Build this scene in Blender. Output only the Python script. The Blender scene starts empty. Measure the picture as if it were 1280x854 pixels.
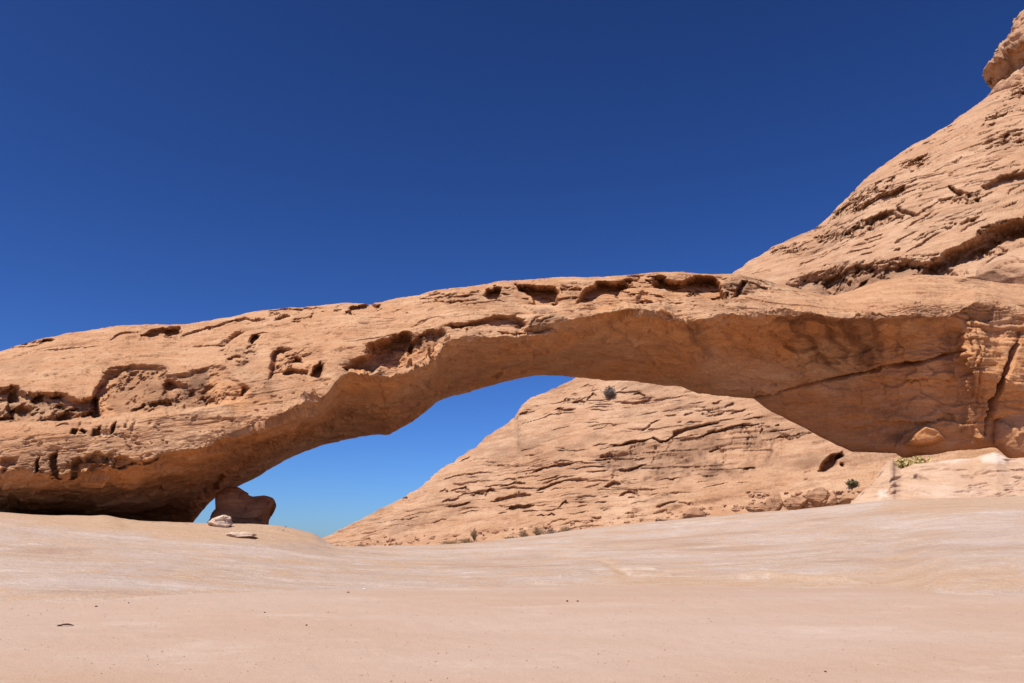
import bpy, math, random
import numpy as np

random.seed(7)
rng = np.random.default_rng(11)
scn = bpy.context.scene
col = scn.collection

# ------------------------------------------------------------------ camera
FPX = 995.0                       # focal length in pixels of the 1280 wide photo
EYE = 1.6
PITCH = math.atan((700 - 427) / FPX)
cp, sp = math.cos(PITCH), math.sin(PITCH)
cam_d = bpy.data.cameras.new('camera')
cam = bpy.data.objects.new('camera', cam_d)
col.objects.link(cam)
cam_d.sensor_width = 36.0
cam_d.lens = FPX / 1280 * 36.0
cam_d.clip_start = 0.1
cam_d.clip_end = 20000
cam.location = (0, 0, EYE)
cam.rotation_euler = (math.pi / 2 + PITCH, 0, 0)
scn.camera = cam


def at(u, v, D):
    """photo pixel + distance along the ground -> world point(s)"""
    u = np.asarray(u, float); v = np.asarray(v, float); D = np.asarray(D, float)
    zc = (427 - v) / FPX
    Yd = cp - zc * sp
    Zd = sp + zc * cp
    return np.stack(np.broadcast_arrays((u - 640) / FPX / Yd * D, D, EYE + Zd / Yd * D), -1)


def to_px(P):
    x, y, z = P[..., 0], P[..., 1], P[..., 2] - EYE
    d = y * cp + z * sp
    w = -y * sp + z * cp
    d = np.maximum(d, .5)
    return 640 + x / d * FPX, 427 - w / d * FPX


# ------------------------------------------------------------------ noise
_perm = np.arange(256); rng.shuffle(_perm)
_perm = np.concatenate([_perm, _perm, _perm]).astype(np.int32)
_g = rng.normal(size=(256, 3)); _g /= np.linalg.norm(_g, axis=1)[:, None]
_g = _g.astype(np.float32)


def perlin(P, scale, seed=0):
    s = np.asarray(scale, np.float32)
    p = (P.astype(np.float32) * s + np.float32(seed * 17.31 + 1000.5)).reshape(-1, 3)
    i = np.floor(p).astype(np.int32)
    f = p - i
    i &= 255
    w = f * f * f * (f * (f * 6 - 15) + 10)
    out = np.zeros(len(p), np.float32)
    for dx in (0, 1):
        a = _perm[(i[:, 0] + dx) & 255]
        wx = w[:, 0] if dx else 1 - w[:, 0]
        for dy in (0, 1):
            b = _perm[a + ((i[:, 1] + dy) & 255)]
            wy = w[:, 1] if dy else 1 - w[:, 1]
            for dz in (0, 1):
                c = _perm[b + ((i[:, 2] + dz) & 255)]
                wz = w[:, 2] if dz else 1 - w[:, 2]
                g = _g[c & 255]
                dot = g[:, 0] * (f[:, 0] - dx) + g[:, 1] * (f[:, 1] - dy) + g[:, 2] * (f[:, 2] - dz)
                out += wx * wy * wz * dot
    return (out * 1.6).reshape(P.shape[:-1])


def fbm(P, scale, octv=4, seed=0, gain=.5, lac=2.1):
    s = np.asarray(scale, float) * np.ones(3)
    a, t, tot = 1.0, 0, 0
    for k in range(octv):
        t = t + a * perlin(P, s, seed + k * 3)
        tot += a; a *= gain; s = s * lac
    return t / tot


def facets(P, scale, seed, amp=.1, tilt=.12, warp=.5):
    """broken slabs: every cell of a jittered lattice is a tilted plane of its own"""
    sh = P.shape[:-1]
    q = P.reshape(-1, 3) * np.asarray(scale, float)
    q = q + warp * np.stack([fbm(q, .9, 3, seed + 1), fbm(q, .9, 3, seed + 2), fbm(q, .9, 3, seed + 3)], -1)
    b = np.floor(q).astype(np.int64)
    best = np.full(len(q), 1e9); bid = np.zeros(len(q), np.int64); bd = np.zeros_like(q)
    for dx in (-1, 0, 1):
        for dy in (-1, 0, 1):
            for dz in (-1, 0, 1):
                c = b + np.array([dx, dy, dz])
                h = _perm[(_perm[(_perm[(c[:, 0] + seed) & 255] + c[:, 1]) & 255] + c[:, 2]) & 255]
                d = q - (c + .5 + .42 * _g[h])
                r2 = (d * d).sum(-1)
                m = r2 < best
                best = np.where(m, r2, best); bid = np.where(m, h, bid); bd = np.where(m[:, None], d, bd)
    g = _g[(bid + 91) & 255]
    return (amp * g[:, 0] + tilt * (bd * _g[(bid + 37) & 255]).sum(-1)).reshape(sh)


def sstep(a, b, x):
    t = np.clip((x - a) / (b - a), 0, 1)
    return t * t * (3 - 2 * t)


def rail(pts, us, sm=3.0):
    pts = np.array(pts, float)
    fine = np.arange(us[0] - 40, us[-1] + 40, 1.0)
    y = np.interp(fine, pts[:, 0], pts[:, 1])
    if sm:
        k = np.arange(-int(3 * sm), int(3 * sm) + 1)
        w = np.exp(-.5 * (k / sm) ** 2); w /= w.sum()
        y = np.convolve(np.pad(y, len(k) // 2, mode='edge'), w, 'valid')
    return np.interp(us, fine, y)


def smooth_j(P, sig):
    k = np.arange(-int(3 * sig), int(3 * sig) + 1)
    w = np.exp(-.5 * (k / sig) ** 2); w /= w.sum()
    out = np.zeros_like(P)
    for kk, ww in zip(k, w):
        out += ww * np.roll(P, kk, axis=1)
    return out


def loft(rails, counts, sig):
    """rails: list of (nu,3) arrays forming a closed section; counts: samples of each span"""
    cols = []
    n = len(rails)
    for k in range(n):
        a, b = rails[k], rails[(k + 1) % n]
        t = (np.arange(counts[k]) / counts[k])[None, :, None]
        cols.append(a[:, None] * (1 - t) + b[:, None] * t)
    P = np.concatenate(cols, 1)
    return smooth_j(P, sig) if sig else P


def grid_normals(P, closed=True, flip=False):
    du = np.gradient(P, axis=0)
    if closed:
        dv = (np.roll(P, -1, 1) - np.roll(P, 1, 1)) * .5
    else:
        dv = np.gradient(P, axis=1)
    N = np.cross(dv, du)
    N /= np.maximum(np.linalg.norm(N, axis=-1, keepdims=True), 1e-9)
    return -N if flip else N


def poly_sd(u, v, poly):
    """signed distance (inside > 0) of points to a polygon, pixels"""
    poly = np.array(poly, float)
    d2 = np.full(u.shape, 1e9)
    inside = np.zeros(u.shape, bool)
    m = len(poly)
    for k in range(m):
        x0, y0 = poly[k]; x1, y1 = poly[(k + 1) % m]
        ex, ey = x1 - x0, y1 - y0
        L = ex * ex + ey * ey + 1e-9
        t = np.clip(((u - x0) * ex + (v - y0) * ey) / L, 0, 1)
        d2 = np.minimum(d2, (u - x0 - t * ex) ** 2 + (v - y0 - t * ey) ** 2)
        if y0 != y1:
            c = ((y0 > v) != (y1 > v)) & (u < (v - y0) * ex / (y1 - y0) + x0)
            inside ^= c
    d = np.sqrt(d2)
    return np.where(inside, d, -d)


def line_d(u, v, pts):
    d2 = np.full(u.shape, 1e9); tt = np.zeros(u.shape)
    m = len(pts) - 1
    for k in range(m):
        x0, y0 = pts[k]; x1, y1 = pts[k + 1]
        ex, ey = x1 - x0, y1 - y0
        L = ex * ex + ey * ey + 1e-9
        t = np.clip(((u - x0) * ex + (v - y0) * ey) / L, 0, 1)
        q = (u - x0 - t * ex) ** 2 + (v - y0 - t * ey) ** 2
        b = q < d2
        d2 = np.where(b, q, d2); tt = np.where(b, (k + t) / m, tt)
    return np.sqrt(d2), tt


class Field:
    """a scalar field on a surface built from outlines; positions are those of the undisturbed surface"""
    def __init__(self, U, V, mask, warp, P=None):
        self.U, self.V, self.mask, self.P = U, V, mask, P
        self.wu, self.wv = warp
        self.f = np.zeros(U.shape)

    def _sel(self, pts, pad):
        p = np.array(pts)
        return np.nonzero(self.mask & (self.U > p[:, 0].min() - pad) & (self.U < p[:, 0].max() + pad)
                          & (self.V > p[:, 1].min() - pad) & (self.V < p[:, 1].max() + pad))

    def poly(self, pts, depth, soft=2.0, warp=2.5, mode='add', soft_low=None):
        s = self._sel(pts, 14 + soft)
        if not len(s[0]): return
        u = self.U[s] + self.wu[s] * warp; v = self.V[s] + self.wv[s] * warp
        sd = poly_sd(u, v, pts)
        if soft_low:                     # crisp upper edge, gentle lower edge
            p = np.array(pts); c = (v - p[:, 1].min()) / max(1, np.ptp(p[:, 1]))
            so = soft + (soft_low - soft) * np.clip(c, 0, 1)
        else:
            so = soft
        m = sstep(-.35 * so, so, sd) * depth
        if mode == 'add': self.f[s] += m
        else: self.f[s] = np.where(np.abs(m) > np.abs(self.f[s]), m, self.f[s])

    def rough(self, pts, amp, scale, seed, lo=.05, hi=.30, soft=8, octv=4):
        """irregular pockets and ribs inside an outline"""
        s = self._sel(pts, 20)
        if not len(s[0]): return
        u = self.U[s] + self.wu[s] * 3; v = self.V[s] + self.wv[s] * 3
        m = sstep(-soft * .3, soft, poly_sd(u, v, pts))
        n = fbm(self.P[s], scale, octv, seed, .55)
        self.f[s] += amp * m * (sstep(lo, hi, n) + .35 * n)

    def line(self, pts, width, depth, soft=1.5, warp=2.0, taper=True):
        s = self._sel(pts, width + 14)
        if not len(s[0]): return
        u = self.U[s] + self.wu[s] * warp; v = self.V[s] + self.wv[s] * warp
        d, t = line_d(u, v, pts)
        w = width * .5 * (np.clip(np.minimum(t, 1 - t) * 5, .25, 1) if taper else 1)
        self.f[s] += depth * sstep(-soft * .4, soft, w - d)


# ------------------------------------------------------------------ mesh + tagging helpers
def link_mesh(name, co, faces, mat=None, parent=None, smooth=True, attrs=None):
    me = bpy.data.meshes.new(name)
    co = np.asarray(co, np.float32).reshape(-1, 3)
    if isinstance(faces, np.ndarray):
        n, k = faces.shape
        me.vertices.add(len(co)); me.vertices.foreach_set('co', co.ravel())
        me.loops.add(n * k); me.loops.foreach_set('vertex_index', faces.astype(np.int32).ravel())
        me.polygons.add(n)
        me.polygons.foreach_set('loop_start', np.arange(0, n * k, k, dtype=np.int32))
        me.polygons.foreach_set('loop_total', np.full(n, k, np.int32))
        me.update(calc_edges=True)
    else:
        me.from_pydata([tuple(c) for c in co.tolist()], [], faces)
    if smooth:
        me.polygons.foreach_set('use_smooth', np.ones(len(me.polygons), bool))
    if attrs:
        for k, a in attrs.items():
            at_ = me.attributes.new(k, 'FLOAT', 'POINT')
            at_.data.foreach_set('value', np.asarray(a, np.float32).ravel())
    me.validate()
    me.update()
    if mat: me.materials.append(mat)
    o = bpy.data.objects.new(name, me)
    col.objects.link(o)
    if parent is not None: o.parent = parent
    return o


def grid_faces(nu, nj, closed):
    i = np.arange(nu - 1)[:, None]
    j = np.arange(nj if closed else nj - 1)[None, :]
    j2 = (j + 1) % nj
    a = i * nj + j; b = i * nj + j2; c = (i + 1) * nj + j2; d = (i + 1) * nj + j
    return np.stack([a, d, c, b], -1).reshape(-1, 4)


def tube_mesh(name, P, mat, attrs=None, parent=None):
    """closed tube along i, capped with fans"""
    nu, nj, _ = P.shape
    F = grid_faces(nu, nj, True)
    co = P.reshape(-1, 3)
    c0, c1 = P[0].mean(0), P[-1].mean(0)
    co = np.concatenate([co, [c0, c1]])
    j = np.arange(nj); j2 = (j + 1) % nj
    a = nu * nj
    F0 = np.stack([j, j2, np.full(nj, a), np.full(nj, a)], -1)
    # caps as triangles: make the mesh of quads first, then add the caps through a second pass
    me = bpy.data.meshes.new(name)
    T0 = np.stack([j, j2, np.full(nj, a)], -1)
    T1 = np.stack([(nu - 1) * nj + j2, (nu - 1) * nj + j, np.full(nj, a + 1)], -1)
    loops = np.concatenate([F.ravel(), T0.ravel(), T1.ravel()]).astype(np.int32)
    tot = np.concatenate([np.full(len(F), 4), np.full(2 * nj, 3)]).astype(np.int32)
    st = np.concatenate([[0], np.cumsum(tot)[:-1]]).astype(np.int32)
    me.vertices.add(len(co)); me.vertices.foreach_set('co', co.astype(np.float32).ravel())
    me.loops.add(len(loops)); me.loops.foreach_set('vertex_index', loops)
    me.polygons.add(len(tot))
    me.polygons.foreach_set('loop_start', st)
    me.polygons.foreach_set('loop_total', tot)
    me.update(calc_edges=True)
    me.polygons.foreach_set('use_smooth', np.ones(len(tot), bool))
    if attrs:
        for k, v in attrs.items():
            at_ = me.attributes.new(k, 'FLOAT', 'POINT')
            at_.data.foreach_set('value', np.concatenate([np.asarray(v, np.float32).ravel(), [0, 0]]).astype(np.float32))
    me.validate(); me.update()
    me.materials.append(mat)
    o = bpy.data.objects.new(name, me)
    col.objects.link(o)
    if parent is not None: o.parent = parent
    return o


def tag(o, label=None, cat=None, group=None, kind=None):
    if label: o['label'] = label
    if cat: o['category'] = cat
    if group: o['group'] = group
    if kind: o['kind'] = kind
    return o


# ------------------------------------------------------------------ materials
class NT:
    def __init__(self, name):
        self.m = bpy.data.materials.new(name)
        self.m.use_nodes = True
        self.t = self.m.node_tree
        self.b = self.t.nodes['Principled BSDF']
        self.b.inputs['Roughness'].default_value = .95
        self.b.inputs['Specular IOR Level'].default_value = .12

    def n(self, kind, **kw):
        x = self.t.nodes.new(kind)
        for k, v in kw.items(): setattr(x, k, v)
        return x

    def l(self, a, b): self.t.links.new(a, b)

    def pos(self, scale=(1, 1, 1), rot=(0, 0, 0)):
        g = self.n('ShaderNodeNewGeometry')
        mp = self.n('ShaderNodeMapping')
        mp.inputs['Scale'].default_value = scale
        mp.inputs['Rotation'].default_value = rot
        self.l(g.outputs['Position'], mp.inputs['Vector'])
        return mp.outputs[0]

    def noise(self, vec, scale, detail=5, rough=.55, dist=0.0):
        x = self.n('ShaderNodeTexNoise')
        x.inputs['Scale'].default_value = scale
        x.inputs['Detail'].default_value = detail
        x.inputs['Roughness'].default_value = rough
        x.inputs['Distortion'].default_value = dist
        self.l(vec, x.inputs['Vector'])
        return x.outputs['Fac']

    def ramp(self, fac, stops, interp='LINEAR'):
        r = self.n('ShaderNodeValToRGB')
        r.color_ramp.interpolation = interp
        e = r.color_ramp.elements
        while len(e) < len(stops): e.new(.5)
        for k, (p, c) in enumerate(stops):
            e[k].position = p
            e[k].color = (c, c, c, 1) if isinstance(c, (int, float)) else (*c, 1)
        self.l(fac, r.inputs[0])
        return r.outputs[0]

    def mix(self, fac, a, b, mode='MIX'):
        x = self.n('ShaderNodeMix', data_type='RGBA', blend_type=mode)
        if isinstance(fac, (int, float)): x.inputs[0].default_value = fac
        else: self.l(fac, x.inputs[0])
        for k, s in ((6, a), (7, b)):
            if isinstance(s, tuple): x.inputs[k].default_value = (*s, 1)
            else: self.l(s, x.inputs[k])
        return x.outputs[2]

    def math(self, op, a, b=None):
        x = self.n('ShaderNodeMath', operation=op)
        for k, s in ((0, a), (1, b)):
            if s is None: continue
            if isinstance(s, (int, float)): x.inputs[k].default_value = s
            else: self.l(s, x.inputs[k])
        return x.outputs[0]

    def attr(self, name):
        a = self.n('ShaderNodeAttribute', attribute_name=name)
        return a.outputs['Fac']

    def bump(self, h, dist, strength=1.0, prev=None):
        b = self.n('ShaderNodeBump')
        b.inputs['Distance'].default_value = dist
        b.inputs['Strength'].default_value = strength
        self.l(h, b.inputs['Height'])
        if prev is not None: self.l(prev, b.inputs['Normal'])
        return b.outputs[0]

    def done(self, color, normal=None):
        self.l(color, self.b.inputs['Base Color'])
        if normal is not None: self.l(normal, self.b.inputs['Normal'])
        return self.m


def rock_material(name, base, light, dark, k=1.0, bump=1.0, rotx=.16):
    """k scales the pattern size: 1 near rock, larger = coarser far rock"""
    t = NT(name)
    P = t.pos()
    S = t.pos(scale=(.18, .18, 1), rot=(0, rotx, 0))           # bedding
    big = t.noise(P, .16 / k, 4, .5)
    c = t.mix(t.ramp(big, [(.35, 0.0), (.65, 1.0)]), base, light)
    c = t.mix(t.math('MULTIPLY', t.attr('rust_bounce'), t.ramp(big, [(.30, .7), (.6, 1.0)])), c, (.56, .245, .085))  # reddish rock patches, plus warm bounced light put into the colour
    bed = t.noise(S, 2.6 / k, 7, .62, .4)
    c = t.mix(t.ramp(bed, [(.34, 0.0), (.60, .72)]), c, dark, 'MIX')
    fine = t.noise(t.pos(scale=(.10, .10, 1), rot=(0, rotx, 0)), 9 / k, 6, .7, .3)
    c = t.mix(t.ramp(fine, [(.56, 0.0), (.66, .5)]), c, tuple(x * .68 for x in dark))
    c = t.mix(t.ramp(t.noise(S, 5.5 / k, 5, .6), [(.52, 0.0), (.70, .55)]), c, light)
    blot = t.noise(P, 1.3 / k, 6, .65)
    c = t.mix(t.ramp(blot, [(.50, 0.0), (.72, .40)]), c, tuple(x * .62 for x in dark))
    grain = t.noise(P, 16 / k, 6, .7)
    c = t.mix(.42, c, t.ramp(grain, [(.25, .22), (.75, .82)]), 'OVERLAY')
    # desert varnish and weathering stains: real patches of the rock, kept per vertex
    vs = t.noise(t.pos(scale=(1, 1, .16)), 1.7 / k, 5, .6)
    c0 = c
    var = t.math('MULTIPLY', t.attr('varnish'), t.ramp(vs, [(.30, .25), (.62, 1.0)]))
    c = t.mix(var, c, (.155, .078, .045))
    c = t.mix(t.math('MULTIPLY', t.attr('stain'), t.ramp(t.noise(P, .8 / k, 6, .65), [(.25, .45), (.6, 1.0)])), c, (.17, .07, .032))
    c = t.mix(t.attr('bleach'), c, (.66, .55, .45))
    h1 = t.noise(S, 6 / k, 8, .65, .3)
    h2 = t.noise(P, 5 / k, 10, .68)
    nb = t.bump(h1, .10 * k, .55 * bump)
    nb = t.bump(h2, .10 * k, .60 * bump, nb)
    return t.done(c, nb)


M_arch = rock_material('arch_sandstone', (.465, .252, .132), (.55, .335, .19), (.40, .19, .09), 1.0, 1.15)
M_mtn = rock_material('mountain_sandstone', (.455, .258, .145), (.535, .335, .205), (.39, .20, .105), 1.8, 1.15)
M_boul = rock_material('boulder_sandstone', (.40, .215, .125), (.48, .30, .19), (.33, .165, .09), .45)
M_pale = rock_material('pale_sandstone', (.54, .38, .27), (.62, .47, .36), (.46, .30, .20), .4, .7)
M_dark = rock_material('brown_sandstone', (.29, .135, .068), (.35, .18, .10), (.23, .10, .05), .45)


def slickrock_material():
    t = NT('slickrock')
    P = t.pos()
    S = t.pos(scale=(.26, .85, 1.8), rot=(0, .03, .10))
    a = t.noise(S, .95, 7, .62, .5)
    c = t.ramp(a, [(.28, (0.351, 0.221, 0.153)), (.45, (0.416, 0.292, 0.211)), (.58, (0.446, 0.331, 0.260)), (.76, (0.492, 0.385, 0.314))])
    o = t.noise(S, 2.1, 9, .70, .6)
    c = t.mix(t.ramp(o, [(.51, 0.0), (.64, .62)]), c, (0.456, 0.272, 0.147))
    w = t.noise(S, 3.4, 9, .74, .4)
    c = t.mix(t.ramp(w, [(.56, 0.0), (.70, .75)]), c, (0.561, 0.474, 0.400))
    g = t.noise(S, 1.6, 5, .6)
    c = t.mix(t.ramp(g, [(.58, 0.0), (.75, .5)]), c, (0.337, 0.236, 0.187))
    c = t.mix(t.attr('tan'), c, (0.446, 0.277, 0.160))
    c = t.mix(t.math('MULTIPLY', t.attr('bleach'), t.ramp(t.noise(S, 2.4, 8, .72, .5), [(.42, 0.0), (.58, 1.0)])), c, (0.608, 0.505, 0.400))
    c = t.mix(t.attr('varnish'), c, (0.214, 0.135, 0.106))
    fl_ = t.noise(t.pos(scale=(.22, .9, 2.5), rot=(0, .03, .10)), 11, 7, .7, .3)
    c = t.mix(t.ramp(fl_, [(.56, 0.0), (.64, .5)]), c, (0.312, 0.202, 0.144))
    gr = t.noise(P, 22, 6, .7)
    c = t.mix(.34, c, t.ramp(gr, [(.25, .2), (.75, .80)]), 'OVERLAY')
    nb = t.bump(t.noise(S, 3.5, 9, .68), .09, .7)
    nb = t.bump(t.noise(P, 9, 8, .68), .05, .6, nb)
    return t.done(c, nb)


def sand_material():
    t = NT('desert_sand')
    P = t.pos()
    S = t.pos(scale=(.35, 1.0, 1.0))
    a = t.noise(S, .22, 6, .6)
    c = t.ramp(a, [(.32, (0.411, 0.262, 0.170)), (.5, (0.436, 0.296, 0.213)), (.68, (0.466, 0.333, 0.255))])
    b = t.noise(S, 1.1, 6, .65, .3)
    c = t.mix(t.ramp(b, [(.56, 0.0), (.74, .5)]), c, (0.535, 0.414, 0.322))
    d = t.noise(P, 3.0, 5, .6)
    c = t.mix(t.ramp(d, [(.55, 0.0), (.8, .28)]), c, (0.384, 0.243, 0.165))
    sp = t.noise(P, 26, 4, .6)
    c = t.mix(t.ramp(sp, [(.68, 0.0), (.76, .3)]), c, (0.253, 0.155, 0.107))
    gr = t.noise(P, 60, 5, .75)
    c = t.mix(.40, c, t.ramp(gr, [(.25, .2), (.75, .80)]), 'OVERLAY')
    nb = t.bump(t.noise(P, 2.2, 9, .64), .07, .5)
    nb = t.bump(t.noise(P, 30, 6, .7), .012, .6, nb)
    return t.done(c, nb)


M_wedge = rock_material('wedge_sandstone', (.33, .155, .078), (.38, .20, .11), (.26, .115, .058), .45)
M_slick = slickrock_material()
M_sand = sand_material()


def plain(name, c1, c2, sc=20):
    t = NT(name)
    return t.done(t.ramp(t.noise(t.pos(), sc, 4), [(.3, c1), (.7, c2)]))


M_twig = plain('dry_twig', (.16, .10, .06), (.28, .19, .12))
M_dry = plain('dry_leaf', (.24, .14, .075), (.36, .23, .13))
M_grey = plain('grey_leaf', (.16, .125, .10), (.27, .22, .18))
M_green = plain('green_leaf', (.10, .105, .05), (.18, .17, .085))
M_yellow = plain('yellow_leaf', (.42, .33, .13), (.55, .45, .20))
M_stick = plain('dark_wood', (.05, .025, .018), (.10, .05, .035))
M_white = plain('white_stone', (.62, .56, .50), (.75, .70, .65))

us_main = np.concatenate([np.arange(-420, -12, 6.0), np.arange(-12, 1292, 1.0), np.arange(1292, 1530, 6.0)])
exec_parts = []
# ================================================================== THE ARCH
us = us_main
crest_v = rail([(-460, 520), (-200, 462), (0, 436), (20, 429), (50, 419), (100, 410), (150, 403), (235, 402), (270, 395), (330, 384),
                (400, 379), (470, 376), (490, 371), (540, 361), (620, 352), (680, 348), (750, 344), (850, 339), (920, 341),
                (960, 351), (1000, 360), (1035, 369), (1060, 363), (1100, 350), (1150, 342), (1200, 344), (1240, 351),
                (1280, 355), (1600, 375)], us, 4)
lip_v = rail([(-460, 604), (0, 592), (90, 592), (140, 588), (168, 582), (190, 574), (207, 566), (246, 564), (263, 557), (288, 540),
              (312, 532), (350, 521), (369, 509), (402, 498), (413, 487), (425, 471), (440, 468), (477, 472), (500, 470), (521, 462),
              (547, 450), (556, 430), (583, 420), (623, 423), (651, 425), (687, 418), (704, 402), (743, 396), (757, 391), (779, 387),
              (831, 392), (844, 402), (864, 399), (897, 395), (979, 390), (1015, 390), (1047, 396), (1063, 400), (1103, 396),
              (1183, 396), (1199, 388), (1219, 376), (1239, 378), (1274, 392), (1600, 400)], us, 3)
back_v = rail([(-460, 650), (0, 648), (180, 656), (240, 658), (247, 650), (262, 632), (272, 622), (298, 611), (320, 600), (358, 577),
               (400, 560), (440, 550), (470, 545), (487, 546), (497, 540), (520, 527), (540, 510), (548, 502), (600, 487), (650, 473),
               (680, 470), (700, 471), (760, 477), (790, 478), (850, 485), (870, 493), (940, 501), (955, 513), (985, 530), (1020, 549),
               (1045, 563), (1060, 569), (1100, 570), (1115, 571), (1122, 577), (1170, 570), (1200, 566), (1225, 563), (1240, 563),
               (1260, 575), (1280, 578), (1600, 600)], us, 2)
_lu = np.stack([us / 36.0, us * 0, us * 0], -1)
lip_D = rail([(-460, 23.5), (0, 25.5), (250, 26), (430, 27), (600, 28), (800, 29), (1000, 30), (1150, 30.6), (1215, 31.4), (1280, 32), (1600, 34)], us, 12)
lip_D = lip_D + .35 * fbm(_lu, (.7, 1, 1), 2, 83, .4)
crest_D = rail([(-460, 31), (0, 32), (430, 32.5), (700, 32.6), (900, 33.2), (1040, 35.5), (1150, 36.5), (1600, 40)], us, 20)
back_v = back_v + 2.2 * fbm(_lu, (1.6, 1, 1), 5, 85, .6) * sstep(285, 330, us)
back_D = rail([(-460, 32), (0, 33), (200, 33.5), (260, 34), (400, 36), (600, 37), (800, 37), (950, 37), (1060, 36.4), (1110, 34.8), (1150, 33.7), (1200, 33.8), (1280, 34), (1600, 36)], us, 10)

A = at(us, crest_v, crest_D)
G = at(us, lip_v, lip_D)
J = at(us, back_v, back_D)


def between(a, b, f):
    return a + (b - a) * f


B = at(us, between(crest_v, lip_v, .24), between(crest_D, lip_D, .46))
wS = sstep(330, 210, us)
C = at(us, between(crest_v, lip_v, .62 + .08 * wS), between(crest_D, lip_D, .84 + .15 * wS))
# the underside: belly on the left foot, open vault in the middle, deep alcove with a wall on the right
wL = sstep(280, 120, us); wR = sstep(880, 1010, us) * 1.0
wM = 1 - wL - wR
fHv = .45 * wL + .36 * wM + .17 * wR; fHd = .22 * wL + .36 * wM + .62 * wR
fIv = .78 * wL + .70 * wM + .50 * wR; fId = .55 * wL + .70 * wM + .80 * wR
edge = sstep(1188, 1222, us)            # at the right end the alcove closes against the buttress
fHd = fHd * (1 - edge) + .02 * edge; fId = fId * (1 - edge) + .55 * edge
fHv = fHv * (1 - edge) + .46 * edge; fIv = fIv * (1 - edge) + .64 * edge
H = at(us, between(lip_v, back_v, fHv), between(lip_D, back_D, fHd))
I = at(us, between(lip_v, back_v, fIv), between(lip_D, back_D, fId))
Kr = J + np.stack([0 * us, 1.0 + 0 * us, .25 + 0 * us], -1)
top_y = np.maximum(A[:, 1] + 2.6, 0)
Mr = A.copy(); Mr[:, 1] = top_y; Mr[:, 2] -= .1
Lr = Kr.copy(); Lr[:, 1] = np.maximum(Kr[:, 1] + .6, top_y + .8); Lr[:, 2] = (Kr[:, 2] + Mr[:, 2]) * .5
for R_ in (Kr, Mr, Lr):
    s = R_[:, 1] / A[:, 1]
    R_[:, 0] = A[:, 0] * s
cnt = [90, 115, 115, 62, 62, 62, 12, 12, 12, 18]
P = loft([A, B, C, G, H, I, J, Kr, Lr, Mr], cnt, 6.0)
N = grid_normals(P)
if N[700, 200, 1] > 0: N = -N
nj = P.shape[1]
front = np.zeros(P.shape[:2], bool); front[:, :sum(cnt[:6])] = True
upper = np.zeros(P.shape[:2], bool); upper[:, :sum(cnt[:3]) + 14] = True
U, V = to_px(P)
wv_ = (fbm(P, (.8, .8, 1.2), 6, 40, .54), fbm(P, (.8, .8, 1.2), 6, 50, .54))
warp = (wv_[0] * 3.4, wv_[1] * 3.4)
fd = Field(U, V, upper, warp, P)         # carved along the line into the rock
# --- long recess of the left foot
fd.poly([(-40, 484), (0, 485), (12, 480), (25, 482), (40, 490), (55, 489), (75, 493), (105, 497), (122, 490), (126, 520), (100, 526), (60, 526), (20, 528), (-40, 526)], .95, 2.5, 2.5, soft_low=7)
fd.poly([(112, 505), (118, 484), (128, 469), (140, 460), (152, 455), (168, 452), (186, 456), (200, 461), (222, 472), (246, 488), (256, 506), (215, 514), (180, 519), (140, 521), (110, 526)], .50, 5, 3, soft_low=9)
fd.poly([(200, 462), (222, 464), (240, 458), (272, 457), (296, 470), (312, 490), (300, 502), (280, 506), (250, 508), (205, 516)], .40, 7, 3)
fd.poly([(116, 500), (120, 482), (132, 466), (150, 458), (168, 455), (150, 470), (138, 480), (140, 498), (132, 520), (112, 524)], .25, 5)
REC = [(-40, 492), (0, 492), (40, 496), (105, 506), (125, 480), (150, 462), (205, 462), (235, 472), (270, 462), (306, 488), (298, 500), (250, 506), (215, 512), (180, 518), (140, 520), (100, 525), (60, 525), (-40, 525)]
fd.rough(REC, .34, (.75, .75, .55), 801, .02, .30, 7, 5)
fd.rough(REC, .14, (2.0, 2.0, 1.1), 805, .05, .35, 5, 5)
fd.rough([(-40, 502), (0, 500), (60, 508), (130, 506), (220, 500), (295, 492), (300, 500), (250, 507), (180, 518), (100, 525), (-40, 526)], .55, (1.1, 1.1, .35), 809, .05, .28, 4, 4)
fd.rough([(-40, 575), (40, 572), (130, 566), (200, 566), (185, 588), (100, 600), (-40, 604)], .30, (.9, .9, .7), 813, .05, .3, 6, 5)
for q, d in (([(10, 510), (13, 487), (22, 482), (27, 498), (18, 522)], .6), ([(40, 503), (45, 489), (52, 490), (56, 502)], .6), ([(62, 498), (70, 488), (77, 493), (75, 499)], .5),
             ([(200, 496), (204, 478), (214, 470), (221, 480), (211, 492)], .45), ([(252, 508), (257, 493), (268, 492), (276, 507)], .45), ([(300, 494), (303, 481), (309, 488), (305, 498)], .4)):
    fd.poly(q, d, 3, 3)
for q in ([(88, 543), (92, 537), (100, 538), (96, 545)], [(100, 540), (104, 537), (112, 539), (108, 543)], [(116, 546), (119, 536), (128, 532), (124, 545)], [(138, 543), (140, 534), (147, 527), (144, 540)]):
    fd.poly(q, .5, 2, 1)
fd.line([(72, 536), (80, 533), (90, 533)], 3, .15)
# fluting below the recess
for u0 in (105, 118, 126, 141, 149, 163, 172, 190):
    L_ = random.uniform(10, 26)
    fd.line([(u0, 521), (u0 - L_ * .2, 521 + L_ * .6), (u0 - L_ * .4, 521 + L_)], random.uniform(4, 8), random.uniform(.06, .16), 4)
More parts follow.
